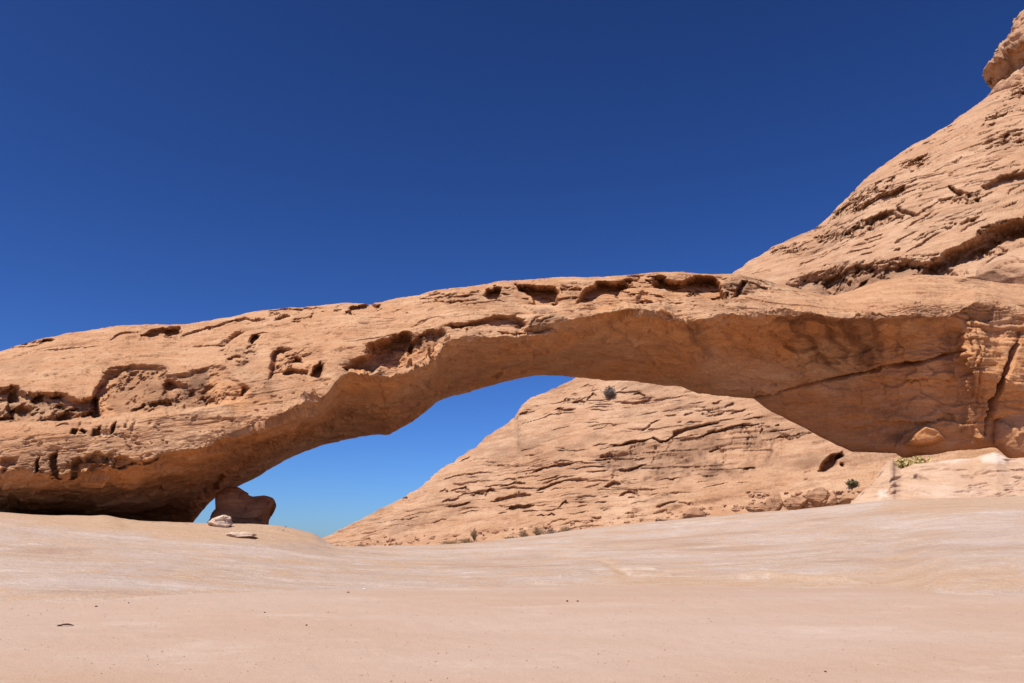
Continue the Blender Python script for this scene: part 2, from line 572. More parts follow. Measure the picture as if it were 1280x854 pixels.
# lower pockets
for q, d in (([(45, 592), (46, 574), (50, 571), (52, 592)], .5), ([(62, 594), (64, 570), (71, 566), (72, 594)], .55), ([(68, 572), (70, 565), (73, 566), (73, 573)], .3),
             ([(88, 597), (92, 578), (100, 571), (106, 577), (104, 590), (97, 598)], .5), ([(104, 586), (108, 572), (120, 565), (132, 570), (134, 584), (124, 592), (112, 590)], .45),
             ([(134, 588), (140, 572), (155, 570), (168, 576), (178, 586), (160, 592), (145, 594)], .45), ([(0, 590), (6, 586), (8, 594), (0, 596)], .3),
             ([(182, 584), (192, 572), (202, 566), (200, 580), (190, 588)], .35)):
    fd.poly(q, d, 3, 3)
# ledges under the crest
for pts, w, d in (([(18, 429), (40, 425), (66, 424)], 4, .35), ([(48, 429), (58, 425), (67, 425)], 6, .4), ([(0, 437), (30, 432), (50, 431)], 3, .2),
                  ([(140, 423), (150, 418), (170, 414)], 4, .25), ([(175, 418), (205, 414), (228, 413)], 8, .6), ([(205, 416), (218, 412), (228, 412)], 10, .4),
                  ([(228, 417), (250, 411), (270, 407)], 4, .3), ([(260, 410), (290, 402), (316, 399), (330, 395)], 4.5, .35),
                  ([(50, 440), (90, 437), (130, 431)], 2.5, .2), ([(55, 436), (100, 430)], 2, .12), ([(70, 450), (110, 446)], 2, .12),
                  ([(335, 388), (360, 386), (400, 385)], 5, .25), ([(342, 398), (352, 396), (362, 392)], 5, .3), ([(433, 389), (450, 385), (476, 381)], 9, .6),
                  ([(432, 392), (455, 390), (478, 384)], 4, .2), ([(390, 398), (392, 388)], 4, .25), ([(365, 400), (375, 397), (372, 402)], 3, .25),
                  ([(488, 393), (500, 390), (512, 391)], 4, .15), ([(240, 432), (265, 429), (290, 430)], 3, .2), ([(440, 428), (470, 423), (500, 417)], 2.5, .12),
                  ([(520, 379), (555, 379), (600, 376)], 3, .2), ([(525, 374), (545, 368), (556, 367)], 7, .3), ([(555, 372), (575, 373), (600, 368)], 7, .3),
                  ([(565, 380), (600, 381), (640, 378)], 2.5, .15), ([(445, 395), (470, 399), (500, 396)], 2, .12), ([(505, 408), (530, 402), (560, 397)], 2.5, .15)):
    fd.line(pts, w, d)
fd.poly([(272, 434), (276, 428), (292, 415), (300, 412), (306, 416), (300, 424), (290, 433)], .6, 7, 2)
fd.poly([(311, 428), (314, 417), (320, 415), (325, 418), (322, 424), (315, 429)], .9, 2, 1)
fd.line([(318, 416), (328, 412), (336, 414)], 4, .2)
fd.poly([(287, 456), (290, 448), (303, 445), (312, 450), (303, 457)], -.22, 4, 2)
fd.line([(285, 450), (295, 446), (310, 447)], 4, .25)
# the twin eyed hollow
fd.poly([(337, 470), (340, 448), (346, 437), (358, 432), (375, 436), (392, 431), (404, 433), (409, 447), (407, 468), (392, 473), (370, 472), (352, 476)], .42, 12, 3)
fd.poly([(338, 455), (341, 444), (348, 436), (360, 433), (366, 437), (360, 440), (350, 444), (346, 456), (342, 468)], .5, 3.5)
fd.poly([(357, 470), (360, 460), (368, 461), (374, 464), (386, 465), (388, 472), (370, 473)], .55, 4)
fd.poly([(390, 471), (392, 461), (404, 452), (405, 464), (400, 472)], .9, 2)
fd.poly([(366, 452), (369, 443), (376, 446), (377, 455)], .5, 2)
fd.poly([(337, 476), (339, 464), (345, 466), (344, 476)], .4, 2)
fd.poly([(348, 462), (352, 446), (362, 444), (366, 456), (358, 466)], -.3, 4)
# scoops above the lip
fd.poly([(428, 460), (450, 446), (470, 428), (490, 421), (508, 415), (520, 424), (516, 445), (508, 454), (498, 457), (488, 459), (478, 458), (468, 465), (452, 468)], 1.5, 5, 3)
fd.poly([(510, 455), (514, 432), (520, 414), (540, 411), (552, 413), (560, 424), (550, 434), (548, 450), (530, 462), (515, 464)], .75, 5, 3)
for pts in ([(505, 464), (510, 450), (509, 432), (514, 420)], [(522, 462), (533, 445), (532, 428), (526, 414)], [(545, 455), (551, 440), (550, 425), (560, 420)]):
    fd.line(pts, 7, -.40, 4)
for pts in ([(470, 440), (480, 430), (484, 422)], [(538, 440), (545, 425), (541, 415)]):
    fd.line(pts, 4, .15, 3)
fd.line([(480, 478), (500, 468), (525, 460), (548, 452)], 8, -.45, 5)
fd.line([(442, 480), (458, 472), (478, 466)], 7, -.35, 5)
# long ledge with the dark nodules
fd.poly([(540, 411), (570, 403), (600, 398), (612, 394), (624, 391), (645, 392), (657, 404), (650, 409), (625, 409), (606, 404), (575, 409)], .65, 3, 2)
fd.poly([(654, 410), (658, 396), (664, 390), (685, 390), (705, 395), (707, 400), (692, 409), (670, 411)], -.5, 5, 2)
fd.line([(662, 408), (668, 396), (684, 391)], 2.5, .2); fd.line([(672, 410), (678, 399), (696, 395)], 2.5, .2)
fd.line([(585, 419), (584, 412), (588, 417)], 3, .15); fd.line([(622, 414), (640, 417), (690, 412)], 4, .2)
fd.line([(600, 422), (650, 419), (690, 415)], 3, -.15)
# pockets in the top band
fd.poly([(600, 372), (640, 358), (700, 355), (740, 350), (800, 345), (900, 343), (925, 350), (935, 372), (900, 384), (830, 380), (760, 382), (690, 383), (640, 380)], .25, 5, 3)
fd.poly([(605, 371), (609, 363), (618, 359), (627, 361), (627, 371), (620, 377), (611, 375)], 1.2, 2, 1.5)
fd.poly([(586, 370), (590, 364), (600, 364), (600, 369)], .35, 3)
fd.poly([(643, 358), (665, 356), (690, 358), (697, 364), (697, 380), (680, 382), (669, 380), (664, 371), (655, 364)], 1.5, 2, 2)
fd.poly([(697, 358), (715, 356), (728, 357), (728, 364), (712, 367), (700, 366)], .5, 3)
fd.poly([(722, 378), (727, 366), (732, 358), (745, 351), (772, 350), (790, 352), (784, 358), (776, 366), (772, 371), (760, 367), (750, 367), (740, 374)], 1.5, 2, 2)
fd.poly([(775, 351), (785, 346), (800, 347), (798, 352)], .5, 2.5)
fd.poly([(806, 348), (828, 345), (850, 351), (872, 344), (892, 344), (901, 353), (904, 372), (895, 376), (886, 369), (868, 363), (850, 364), (834, 363), (820, 356)], 1.7, 2, 2)
fd.poly([(797, 378), (800, 366), (806, 362), (812, 366), (806, 378)], .35, 3)
fd.poly([(914, 373), (920, 362), (926, 352), (934, 353), (930, 362), (922, 372)], .9, 2, 1)
fd.poly([(903, 372), (905, 366), (910, 366), (910, 373)], .5, 2)
fd.poly([(897, 356), (906, 345), (925, 343), (940, 347), (952, 352), (945, 362), (930, 366), (915, 362)], -.35, 5, 2)
fd.poly([(952, 360), (955, 351), (965, 352), (968, 360), (962, 364)], -.25, 4, 1)
fd.line([(968, 362), (985, 364), (1005, 367)], 3, .2)
fd.rough([(335, 386), (400, 380), (430, 384), (425, 392), (360, 400), (335, 398)], .22, (1.2, 1.2, 2.2), 821, .05, .3, 4)
fd.rough([(520, 366), (560, 364), (603, 364), (603, 382), (530, 380)], .25, (1.2, 1.2, 2.5), 825, .05, .3, 4)
fd.rough([(625, 362), (700, 356), (800, 348), (905, 346), (930, 366), (900, 380), (800, 380), (700, 382), (640, 380)], .28, (1.1, 1.1, 2.0), 829, .08, .3, 4, 5)
fd.rough([(428, 458), (470, 428), (508, 415), (560, 414), (552, 448), (520, 462), (480, 460)], .22, (1.1, 1.1, .9), 833, .05, .3, 6, 5)
fd.rough([(340, 470), (345, 440), (405, 435), (406, 468)], .22, (1.3, 1.3, 1.3), 837, .05, .3, 6, 5)
fd.rough([(897, 352), (925, 343), (968, 352), (960, 366), (915, 366)], .25, (1.3, 1.3, 1.3), 841, .05, .3, 4, 5)
fd.rough([(545, 410), (610, 396), (655, 394), (707, 396), (690, 414), (620, 420)], .16, (1.3, 1.3, 1.8), 845, .05, .3, 4, 5)
fd.rough([(275, 440), (300, 412), (328, 412), (315, 455), (285, 458)], .16, (1.3, 1.3, 1.5), 849, .05, .3, 6, 5)
# right dome
fd.poly([(1190, 352), (1205, 347), (1225, 348), (1240, 354), (1242, 362), (1222, 364), (1200, 358)], .25, 4, 3)
fd.line([(1135, 352), (1150, 350), (1160, 352)], 4, .15)
for k in range(9):
    y0 = 384 + k * 1.5
    fd.line([(1105 + k * 8, y0 + 4), (1150 + k * 9, y0 - 2), (1200 + k * 8, y0 - 6 + k)], 2.0, .10)
fs = Field(U, V, front, warp, P)
fs.poly([(1130, 554), (1142, 543), (1154, 533), (1167, 537), (1181, 550), (1160, 557), (1140, 557)], -1.7, 4, 2)
carve = fd.f + fs.f
# alcove, lower wall and buttress: carved along the surface normal
lowm = front & ~upper
fl = Field(U, V, front, warp, P)
fl.line([(935, 499), (955, 494), (1000, 484), (1030, 476), (1075, 468), (1098, 461), (1150, 452), (1206, 438)], 3, .40, 2, 1.8, False)
fl.line([(1026, 477), (1060, 471), (1082, 466)], 5, .4, 2, 1.5); fl.line([(1084, 467), (1100, 463)], 6, .45, 2, 1.5); fl.line([(1106, 462), (1135, 455), (1160, 451)], 6, .45, 2, 1.5)
fl.poly([(1196, 450), (1206, 446), (1212, 470), (1200, 472)], .3, 3)
for pts, w, d in (([(1281, 412), (1268, 440), (1256, 470), (1243, 495), (1236, 520), (1232, 545)], 8, 1.3), ([(1225, 402), (1229, 430), (1226, 470), (1222, 505)], 4, .3),
                  ([(1212, 475), (1218, 450), (1232, 420)], 3, .15),
                  ([(1000, 560), (990, 530)], 0.1, 0)):
    fl.line(pts, w, d, 2.5, 2)
RF = [(1100, 394), (1196, 386), (1222, 372), (1285, 392), (1285, 420), (1258, 440), (1240, 470), (1200, 478), (1204, 420), (1190, 400), (1100, 402)]
fl.rough(RF, .09, (.10, .10, 3.2), 861, -.15, .3, 6, 3)
fl.rough(RF, .07, (.25, .25, 8.0), 863, -.1, .3, 6, 3)
fl.rough([(1200, 400), (1222, 385), (1270, 394), (1258, 430), (1240, 470), (1205, 476)], .16, (.5, .5, .22), 865, .0, .3, 8, 4)
fl.poly([(1215, 545), (1222, 535), (1228, 545), (1222, 552)], -.3, 4, 2)
fl.line([(478, 545), (500, 534), (540, 505)], 6, .12, 4)
fl.line([(500, 492), (530, 490), (555, 493)], 4, .12, 3); fl.line([(515, 482), (518, 487)], 4, -.15, 2)
fl.line([(470, 466), (476, 490), (484, 520)], 3, .10, 3)
for a in range(8):      # flowing folds of the vault
    x0 = 770 + a * 44
    fl.line([(x0, 400), (x0 + 30, 430), (x0 + 62, 462)], 9, .10 * (1 if a % 2 else -1), 6, 4)
carve_n = np.where(front, fl.f, 0)

# general relief of the rock
bx = np.interp(P[..., 0], np.linspace(-40, 40, 161), np.interp(np.linspace(-40, 40, 161), [-40, -18, -8, 0, 8, 14, 25, 40], [-3.2, 0, 1.6, 2.6, 3.2, 3.0, 2.8, 3]))
Q = np.stack([P[..., 0], P[..., 1], P[..., 2] - bx], -1)
rel = .15 * fbm(P, .28, 4, 1) + .08 * fbm(Q, (.25, .25, 1.3), 5, 5, .6) + .05 * fbm(Q, (.5, .5, 4.2), 5, 9, .65) + .05 * fbm(P, 1.6, 6, 13, .68)
led = fbm(Q, (.33, .33, 2.3), 5, 21, .6)
zone = sstep(-.15, .25, fbm(P, .20, 3, 31))
lit = np.zeros(P.shape[:2]); lit[:, :sum(cnt[:3])] = 1
rel -= .16 * sstep(.20, .30, led) * zone * lit
# thin bedding joints and scattered pits
for sc_, sd_, am_, wd_ in (((.10, .10, 1.5), 22, .08, .028), ((.20, .20, 3.6), 26, .05, .040), ((.4, .4, 8.0), 24, .025, .06)):
    rel -= am_ * np.exp(-(fbm(Q, sc_, 4, sd_, .55) / wd_) ** 2) * sstep(-.05, .25, fbm(P, .35, 3, sd_ + 2)) * (lit + .6 * (1 - lit))
rel -= .11 * sstep(.14, .36, fbm(P, (1.3, 1.3, 2.2), 5, 25, .6)) * sstep(.02, .25, fbm(P, .30, 3, 35)) * lit
rel -= .07 * sstep(.26, .40, fbm(P, (3.2, 3.2, 4.5), 3, 27, .6)) * lit
under = 1 - lit; under[:, sum(cnt[:6]):] = 0
jn = np.arange(P.shape[1]); jJ = sum(cnt[:6])
calm = (1 - .75 * np.exp(-((jn - jJ) / 16.0) ** 2))[None, :]
ex = fbm(P + np.array([3.0, 0, 0]), (.16, .26, .34), 5, 61, .52) * 3.2
fx = ex - np.floor(ex)
rel += under * calm * (.085 * (np.floor(ex) + sstep(.86, 1.0, fx)) + .07 * fbm(P, (.5, .7, 1.3), 6, 63, .66) - .035 * np.exp(-(fbm(Q, (.14, .5, 1.1), 4, 67) / .03) ** 2) - .05 * sstep(.14, .26, fbm(Q, (.25, .6, 1.8), 4, 65)))
lipz = np.exp(-((jn - sum(cnt[:3])) / 26.0) ** 2)[None, :]
rel -= lipz * (.22 * sstep(.0, .3, fbm(P, (.7, .7, 1.6), 5, 87, .6)) + .10 * np.abs(fbm(P, (1.5, 1.5, 2.5), 4, 88, .6)))
ui = (slice(None), slice(sum(cnt[:3]) - 16, jJ + 2))
fc = facets(P[ui], (.30, .42, .75), 5, .14, .24, .55) + .7 * facets(P[ui], (.75, 1.0, 1.7), 9, .08, .14, .5) + .35 * facets(P[ui], (1.9, 2.4, 4.2), 15, .06, .10, .5)
rel[ui] += fc * (under * calm)[ui] * sstep(-.30, .15, fbm(P[ui], .22, 3, 89))
rel *= np.where(jn[None, :] > jJ - 40, calm, 1)
vdir = P - np.array([0, 0, EYE]); vdir[..., 2] *= .55
vdir /= np.linalg.norm(vdir, axis=-1, keepdims=True)
P2 = P + N * (rel - carve_n)[..., None] + vdir * carve[..., None]
P2[..., 2] += lipz * (.24 * fbm(P, (.55, .55, .9), 5, 81, .6) + .05 * fbm(P, 3.0, 3, 82))

# varnish stains (shape of their own, from outlines)
st = Field(U, V, front, (warp[0] * 2, warp[1] * 2))
for q, d in (([(215, 505), (222, 465), (262, 456), (270, 500)], .62), ([(135, 515), (140, 470), (200, 462), (212, 512)], .42), ([(-20, 524), (-20, 492), (108, 500), (108, 522)], .40), ([(0, 596), (0, 570), (130, 566), (180, 575), (150, 592)], .40), ([(320, 500), (322, 470), (345, 470), (350, 505)], .4), ([(150, 470), (160, 458), (200, 456), (210, 468)], .4),
             ([(20, 500), (24, 492), (110, 500), (108, 522)], .25), ([(375, 455), (382, 435), (405, 433), (406, 450)], .35), ([(655, 410), (660, 392), (690, 389), (708, 398), (690, 410)], .7),
             ([(610, 404), (625, 392), (650, 394), (655, 406)], .5), ([(530, 378), (545, 367), (600, 366), (600, 378)], .35), ([(628, 368), (645, 358), (665, 360), (660, 378)], .35),
             ([(696, 378), (700, 358), (725, 357), (722, 380)], .4), ([(895, 360), (905, 344), (940, 346), (968, 354), (960, 364), (930, 366)], .5), ([(335, 388), (345, 384), (365, 384), (362, 396)], .4),
             ([(1100, 395), (1150, 384), (1200, 378), (1225, 372), (1275, 392), (1272, 402), (1225, 392), (1160, 398)], .4), ([(1190, 357), (1205, 347), (1238, 352), (1240, 363)], .45),
             ([(470, 445), (488, 420), (515, 416), (552, 412), (556, 428), (530, 436)], .35), ([(285, 455), (292, 446), (312, 449), (305, 457)], .45),
             ([(960, 395), (1040, 392), (1075, 402), (1030, 412), (975, 408)], .45), ([(1045, 400), (1110, 398), (1095, 455), (1075, 462)], .42), ([(985, 420), (1000, 415), (1055, 465), (1045, 470)], .40),
             ([(1020, 405), (1035, 403), (1060, 450), (1052, 455)], .40), ([(1100, 555), (1110, 538), (1135, 535), (1130, 556)], .6), ([(1195, 545), (1215, 470), (1226, 470), (1215, 545)], .35),
             ([(860, 400), (880, 398), (893, 452), (880, 455)], .35), ([(1115, 410), (1165, 400), (1200, 410), (1190, 440), (1125, 450)], .15)):
    st.poly(q, min(.9, d * 1.45), 9, 3, 'max')
vs = np.clip(st.f, 0, 1)
vs = np.maximum(vs, .28 * sstep(.15, .4, fbm(P, .33, 4, 71)) * lit)
sn = Field(U, V, front, warp)
for pts, w, d in (([(985, 402), (1010, 425), (1050, 462)], 10, .7), ([(1015, 398), (1040, 425), (1070, 460)], 7, .65), ([(1046, 402), (1075, 430), (1092, 458)], 16, .75), ([(1085, 402), (1098, 425), (1100, 450)], 10, .6),
                  ([(955, 402), (975, 420), (1000, 448)], 6, .5), ([(860, 404), (872, 430), (895, 452)], 9, .5), ([(895, 402), (920, 430), (945, 445)], 6, .4), ([(1120, 402), (1128, 425), (1120, 445)], 8, .4),
                  ([(960, 400), (1040, 404), (1120, 404), (1195, 398)], 14, .6), ([(1215, 470), (1222, 500), (1205, 545)], 9, .5), ([(1232, 470), (1228, 510), (1215, 545)], 6, .5), ([(700, 445), (780, 450), (860, 455)], 6, .3), ([(560, 480), (620, 462), (680, 452)], 5, .3)):
    sn.line(pts, w, min(1, d * 1.2), 3.5, 4)
stn = np.clip(sn.f, 0, .9) * front
bl = Field(U, V, front, warp)
bl.poly([(880, 425), (960, 445), (1010, 470), (960, 488), (900, 500), (860, 470)], .16, 25, 3)
# bounced light painted as redder colour under the arch; reddish patches on foot, hollows
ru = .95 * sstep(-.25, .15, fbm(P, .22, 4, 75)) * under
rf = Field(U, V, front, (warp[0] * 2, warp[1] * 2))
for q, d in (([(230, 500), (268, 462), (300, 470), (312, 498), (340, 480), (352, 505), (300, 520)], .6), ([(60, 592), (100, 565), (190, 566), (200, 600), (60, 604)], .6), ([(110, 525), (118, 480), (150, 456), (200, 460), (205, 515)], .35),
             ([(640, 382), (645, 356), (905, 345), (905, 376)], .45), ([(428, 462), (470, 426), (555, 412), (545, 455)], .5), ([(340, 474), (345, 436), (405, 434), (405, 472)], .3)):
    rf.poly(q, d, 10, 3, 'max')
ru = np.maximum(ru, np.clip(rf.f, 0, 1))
tube = tube_mesh('rock_arch', P2, M_arch, {'varnish': vs, 'bleach': np.clip(bl.f, 0, 1), 'rust_bounce': ru, 'stain': stn})
tag(tube, 'huge orange sandstone arch spanning the sandy hollow, with rows of dark pockets along its top', 'rock arch')

# ================================================================== THE MOUNTAIN
us = np.concatenate([np.arange(250, 380, 5.0), np.arange(380, 1292, 1.0), np.arange(1292, 1900, 8.0)])
mc_v = rail([(200, 745), (300, 712), (380, 682), (400, 669), (440, 651), (480, 633), (520, 612), (531, 604), (536, 597), (560, 578), (600, 551), (632, 527),
             (645, 518), (648, 506), (664, 494), (693, 480), (710, 472), (730, 460), (850, 380), (920, 336), (964, 308), (1018, 284), (1040, 268),
             (1053, 250), (1080, 223), (1116, 197), (1142, 179), (1196, 146), (1240, 117), (1280, 97), (1400, 40), (1900, -40)], us, 2.0)
mc_D = rail([(200, 66), (400, 68), (640, 76), (920, 84), (1280, 94), (1900, 110)], us, 20)
mb_D = rail([(200, 63), (400, 62), (640, 58), (900, 52), (1100, 47), (1280, 44), (1900, 42)], us, 20)
A = at(us, mc_v, mc_D)
base = np.stack([(us - 640) / FPX / (cp + 0.25 * sp) * mb_D, mb_D, -2.5 + 0 * us], -1)
z_top = A[:, 2]


def mid(f, g):
    Dm = mb_D + (mc_D - mb_D) * f
    z = -2.5 + (z_top + 2.5) * g
    # keep the column on its own sight plane
    zc = np.zeros_like(us)
    for _ in range(12):
        Yd = cp - zc * sp; Zd = sp + zc * cp
        zr = (z - EYE) / Dm
        zc = (zr * cp - sp) / (cp + zr * sp)
    Yd = cp - zc * sp
    return np.stack([(us - 640) / FPX / Yd * Dm, Dm, z], -1)


B1 = mid(.06, .16); B2 = mid(.33, .46); B3 = mid(.66, .78); base = mid(0, 0)
Bk = mid(1.12, .97); Bk2 = mid(1.55, .6); Bk3 = mid(2.0, 0)
cnt = [60, 170, 190, 150, 14, 14, 14, 14]
P = loft([base, B1, B2, B3, A, Bk, Bk2, Bk3], cnt, 6.0)
P[:, 0] = P[:, 0]
N = grid_normals(P)
if N[400, 250, 1] > 0: N = -N
U, V = to_px(P)
front = np.zeros(P.shape[:2], bool); front[:, :sum(cnt[:4])] = True
warp = (fbm(P, (.30, .30, .5), 6, 40, .64) * 5.0, fbm(P, (.30, .30, .5), 6, 50, .64) * 4.5)
fd = Field(U, V, front, warp, P)
# big alcove over the arch's right shoulder
fd.poly([(985, 352), (1005, 340), (1076, 328), (1120, 320), (1165, 314), (1190, 330), (1187, 352), (1151, 352), (1107, 360), (1067, 372), (1036, 380), (1000, 372)], 2.0, 13, 4)
fd.poly([(1150, 336), (1165, 318), (1187, 306), (1231, 285), (1300, 256), (1300, 330), (1227, 352), (1160, 352)], 2.4, 4, 3)
fd.poly([(1160, 330), (1187, 311), (1231, 290), (1295, 264), (1295, 285), (1240, 305), (1200, 325)], 2.0, 6, 3)
fd.poly([(1150, 350), (1180, 335), (1215, 322), (1245, 312), (1250, 330), (1225, 350)], -1.4, 8, 3)
ALC = [(1000, 345), (1076, 329), (1160, 322), (1230, 292), (1295, 268), (1295, 330), (1227, 350), (1107, 362), (1036, 378)]
fd.rough(ALC, 1.3, (.55, .55, .10), 901, .02, .28, 5, 4)
fd.rough(ALC, .5, (1.0, 1.0, .35), 905, .05, .3, 5, 4)
for q, d in (([(1064, 259), (1098, 243), (1134, 228), (1131, 236), (1111, 248), (1080, 262)], 2.0), ([(1062, 283), (1090, 270), (1107, 263), (1118, 260), (1128, 271), (1111, 277), (1094, 286), (1067, 295)], 1.3),
             ([(1184, 234), (1206, 240), (1195, 248)], 1.8), ([(1226, 231), (1249, 218), (1290, 209), (1290, 222), (1249, 231), (1231, 237)], 1.6), ([(1120, 256), (1136, 261), (1150, 269), (1140, 270), (1126, 264)], 1.4),
             ([(1232, 150), (1250, 142), (1264, 138), (1262, 144), (1240, 152)], 1.2), ([(1270, 122), (1278, 112), (1290, 112), (1284, 124), (1274, 126)], 1.6), ([(1035, 276), (1050, 262), (1062, 250), (1085, 243), (1074, 258), (1052, 270)], .8),
             ([(1022, 296), (1040, 290), (1060, 287), (1058, 294), (1030, 302)], .8), ([(1125, 206), (1145, 198), (1160, 190), (1155, 200), (1135, 210)], .9),
             ([(1018, 288), (1024, 281), (1028, 285)], .7), ([(1020, 590), (1026, 578), (1036, 569), (1050, 563), (1054, 568), (1046, 573), (1040, 582), (1032, 588)], 1.4),
             ([(1046, 580), (1051, 578), (1053, 584), (1048, 584)], 1.0), ([(1040, 572), (1046, 565), (1053, 566), (1048, 573)], 1.0)):
    fd.poly(q, d, 2.5, 2)
S = [  # slits and small overhangs: points, width, depth
    ([(645, 521), (655, 516), (668, 512)], 6, 1.2), ([(692, 516), (706, 514), (722, 511)], 5, 1.2), ([(650, 527), (662, 525)], 2.5, .6), ([(680, 523), (696, 521)], 3, .6),
    ([(703, 506), (707, 499), (713, 504)], 5, 1.0), ([(717, 505), (725, 500), (733, 503)], 6, 1.2), ([(733, 500), (741, 494), (748, 498)], 6, 1.2), ([(738, 489), (745, 487)], 5, 1.0), ([(725, 487), (733, 483), (738, 486)], 4, .8),
    ([(553, 585), (560, 580), (566, 577)], 3, .8), ([(572, 577), (580, 572), (588, 569)], 3, .8), ([(533, 601), (540, 599)], 4, .6), ([(504, 624), (510, 622)], 4, .5),
    ([(656, 594), (672, 588), (690, 584), (700, 585), (728, 579)], 6, 1.2), ([(690, 580), (700, 577), (712, 576)], 3, .7), ([(678, 605), (700, 600), (722, 596)], 3, .7), ([(673, 611), (688, 607), (702, 606)], 6, 1.1),
    ([(552, 628), (570, 624), (576, 622)], 4, .8), ([(555, 633), (575, 631), (590, 628)], 6, 1.1), ([(589, 620), (605, 616), (609, 618)], 6, 1.2), ([(609, 618), (614, 613), (621, 616)], 6, 1.0), ([(613, 625), (640, 622), (666, 617)], 8, 1.2),
    ([(626, 611), (640, 608), (657, 606)], 7, 1.2), ([(634, 637), (650, 633), (669, 631)], 10, 1.5), ([(550, 616), (556, 613), (562, 616)], 5, .9), ([(575, 613), (582, 610), (588, 615)], 5, .9), ([(590, 604), (605, 601), (620, 601)], 2.5, .5),
    ([(702, 635), (707, 630), (711, 635)], 6, 1.0), ([(672, 645), (677, 643), (681, 645)], 4, .9), ([(684, 645), (689, 641), (693, 645)], 4, .9), ([(472, 653), (495, 650), (522, 648)], 2.5, .6), ([(486, 657), (520, 656)], 2, .3), ([(540, 653), (552, 651), (562, 651)], 4, .4),
    ([(690, 562), (720, 566), (735, 562)], 3, .5), ([(735, 536), (755, 532), (770, 530)], 3, .6), ([(740, 556), (760, 552)], 4, .6), ([(742, 572), (760, 566), (770, 567)], 3, .6),
    ([(752, 560), (770, 555), (785, 553), (800, 551), (814, 546), (822, 551), (832, 549), (841, 539), (855, 536), (868, 533), (884, 527), (898, 524)], 6, 1.5), ([(872, 531), (898, 525)], 7, 1.2),
    ([(865, 546), (880, 542), (897, 539), (910, 534), (924, 531), (940, 530), (956, 526)], 5, 1.2), ([(855, 520), (868, 516)], 4, .8), ([(876, 517), (878, 515)], 4, 1), ([(884, 514), (886, 512)], 4, 1), ([(880, 520), (905, 513)], 4, .9), ([(905, 507), (918, 503)], 4, .9),
    ([(845, 527), (850, 525)], 3, .6), ([(888, 504), (900, 500)], 4, .9), ([(910, 515), (935, 510)], 3.5, .9), ([(925, 522), (955, 520)], 3, .8),
    ([(790, 494), (800, 490), (808, 495)], 6, 1.3), ([(770, 503), (795, 501), (815, 498)], 4, .9), ([(778, 489), (783, 483)], 4, .7), ([(800, 535), (815, 527), (828, 523)], 5, .8), ([(740, 540), (752, 538), (760, 532)], 3, .7),
    ([(770, 591), (785, 587), (797, 583), (809, 578)], 5, 1.0), ([(770, 576), (778, 574)], 3, .7), ([(790, 573), (808, 571)], 3, .7), ([(817, 602), (830, 598), (835, 600), (853, 598)], 4, .9), ([(866, 598), (875, 595), (880, 598), (910, 593)], 3, .7),
    ([(888, 563), (903, 561)], 4, .9), ([(930, 586), (938, 583), (946, 584)], 5, 1.0), ([(755, 608), (765, 604), (782, 604)], 9, 1.2), ([(775, 621), (788, 616), (800, 619)], 7, 1.0), ([(817, 636), (832, 632), (850, 628)], 4, .9), ([(752, 621), (760, 620)], 4, .6), ([(752, 638), (758, 636)], 4, .5),
    ([(925, 540), (930, 530), (936, 542), (942, 550)], 4, .7), ([(950, 545), (953, 535), (957, 545)], 4, .8), ([(965, 548), (985, 541), (1005, 538)], 4, .9), ([(968, 530), (974, 528)], 6, .8), ([(930, 548), (934, 546)], 4, .8), ([(995, 545), (1000, 540)], 4, .6),
    ([(700, 655), (715, 650), (735, 655)], 4, .4), ([(690, 664), (720, 660), (760, 658)], 3, .5), ([(765, 600), (770, 597)], 3, .6), ([(1000, 590), (1012, 588)], 2.5, .5), ([(1002, 598), (1010, 597)], 2.5, .5),
    ([(985, 365), (1000, 352), (1010, 345)], 4, .8), ([(935, 345), (950, 341), (965, 336)], 3, .7), ([(985, 318), (1000, 314), (1012, 310)], 5, .8), ([(965, 330), (985, 325)], 3, .6), ([(940, 330), (965, 322)], 2, .4),
    ([(1025, 306), (1032, 303)], 6, .7), ([(1135, 300), (1160, 292)], 3, .5), ([(1140, 268), (1175, 255), (1185, 252)], 4, .9), ([(1160, 284), (1172, 281)], 4, .6), ([(1205, 252), (1222, 244)], 5, .9), ([(1250, 190), (1270, 184), (1290, 180)], 4, .9),
    ([(1200, 216), (1230, 204), (1260, 195)], 2.5, .6), ([(1140, 222), (1180, 208), (1210, 196)], 2.5, .7), ([(1220, 170), (1240, 163)], 4, .8), ([(1190, 175), (1205, 168)], 4, .6), ([(1215, 152), (1225, 147)], 4, .7), ([(1250, 158), (1280, 150)], 3, .7), ([(1265, 170), (1290, 160)], 4, .8),
    ([(1150, 240), (1175, 230)], 3, .6), ([(1100, 225), (1120, 214)], 4, .6), ([(1210, 190), (1225, 186)], 3, .6), ([(1160, 205), (1185, 193)], 2.5, .5), ([(1235, 128), (1250, 124)], 4, .7)]
for pts, w, d in S: fd.line(pts, w * .58, d * .5, 1.2, 1.6)
# vertical flutes of the far wall
for k in range(44):
    x0 = random.uniform(760, 985); y0 = 552 - (x0 - 760) * .12 + random.uniform(-4, 30)
    fd.line([(x0, y0), (x0 + random.uniform(-2, 2), y0 + random.uniform(12, 28))], random.uniform(2, 4), random.uniform(.05, .2), 2)
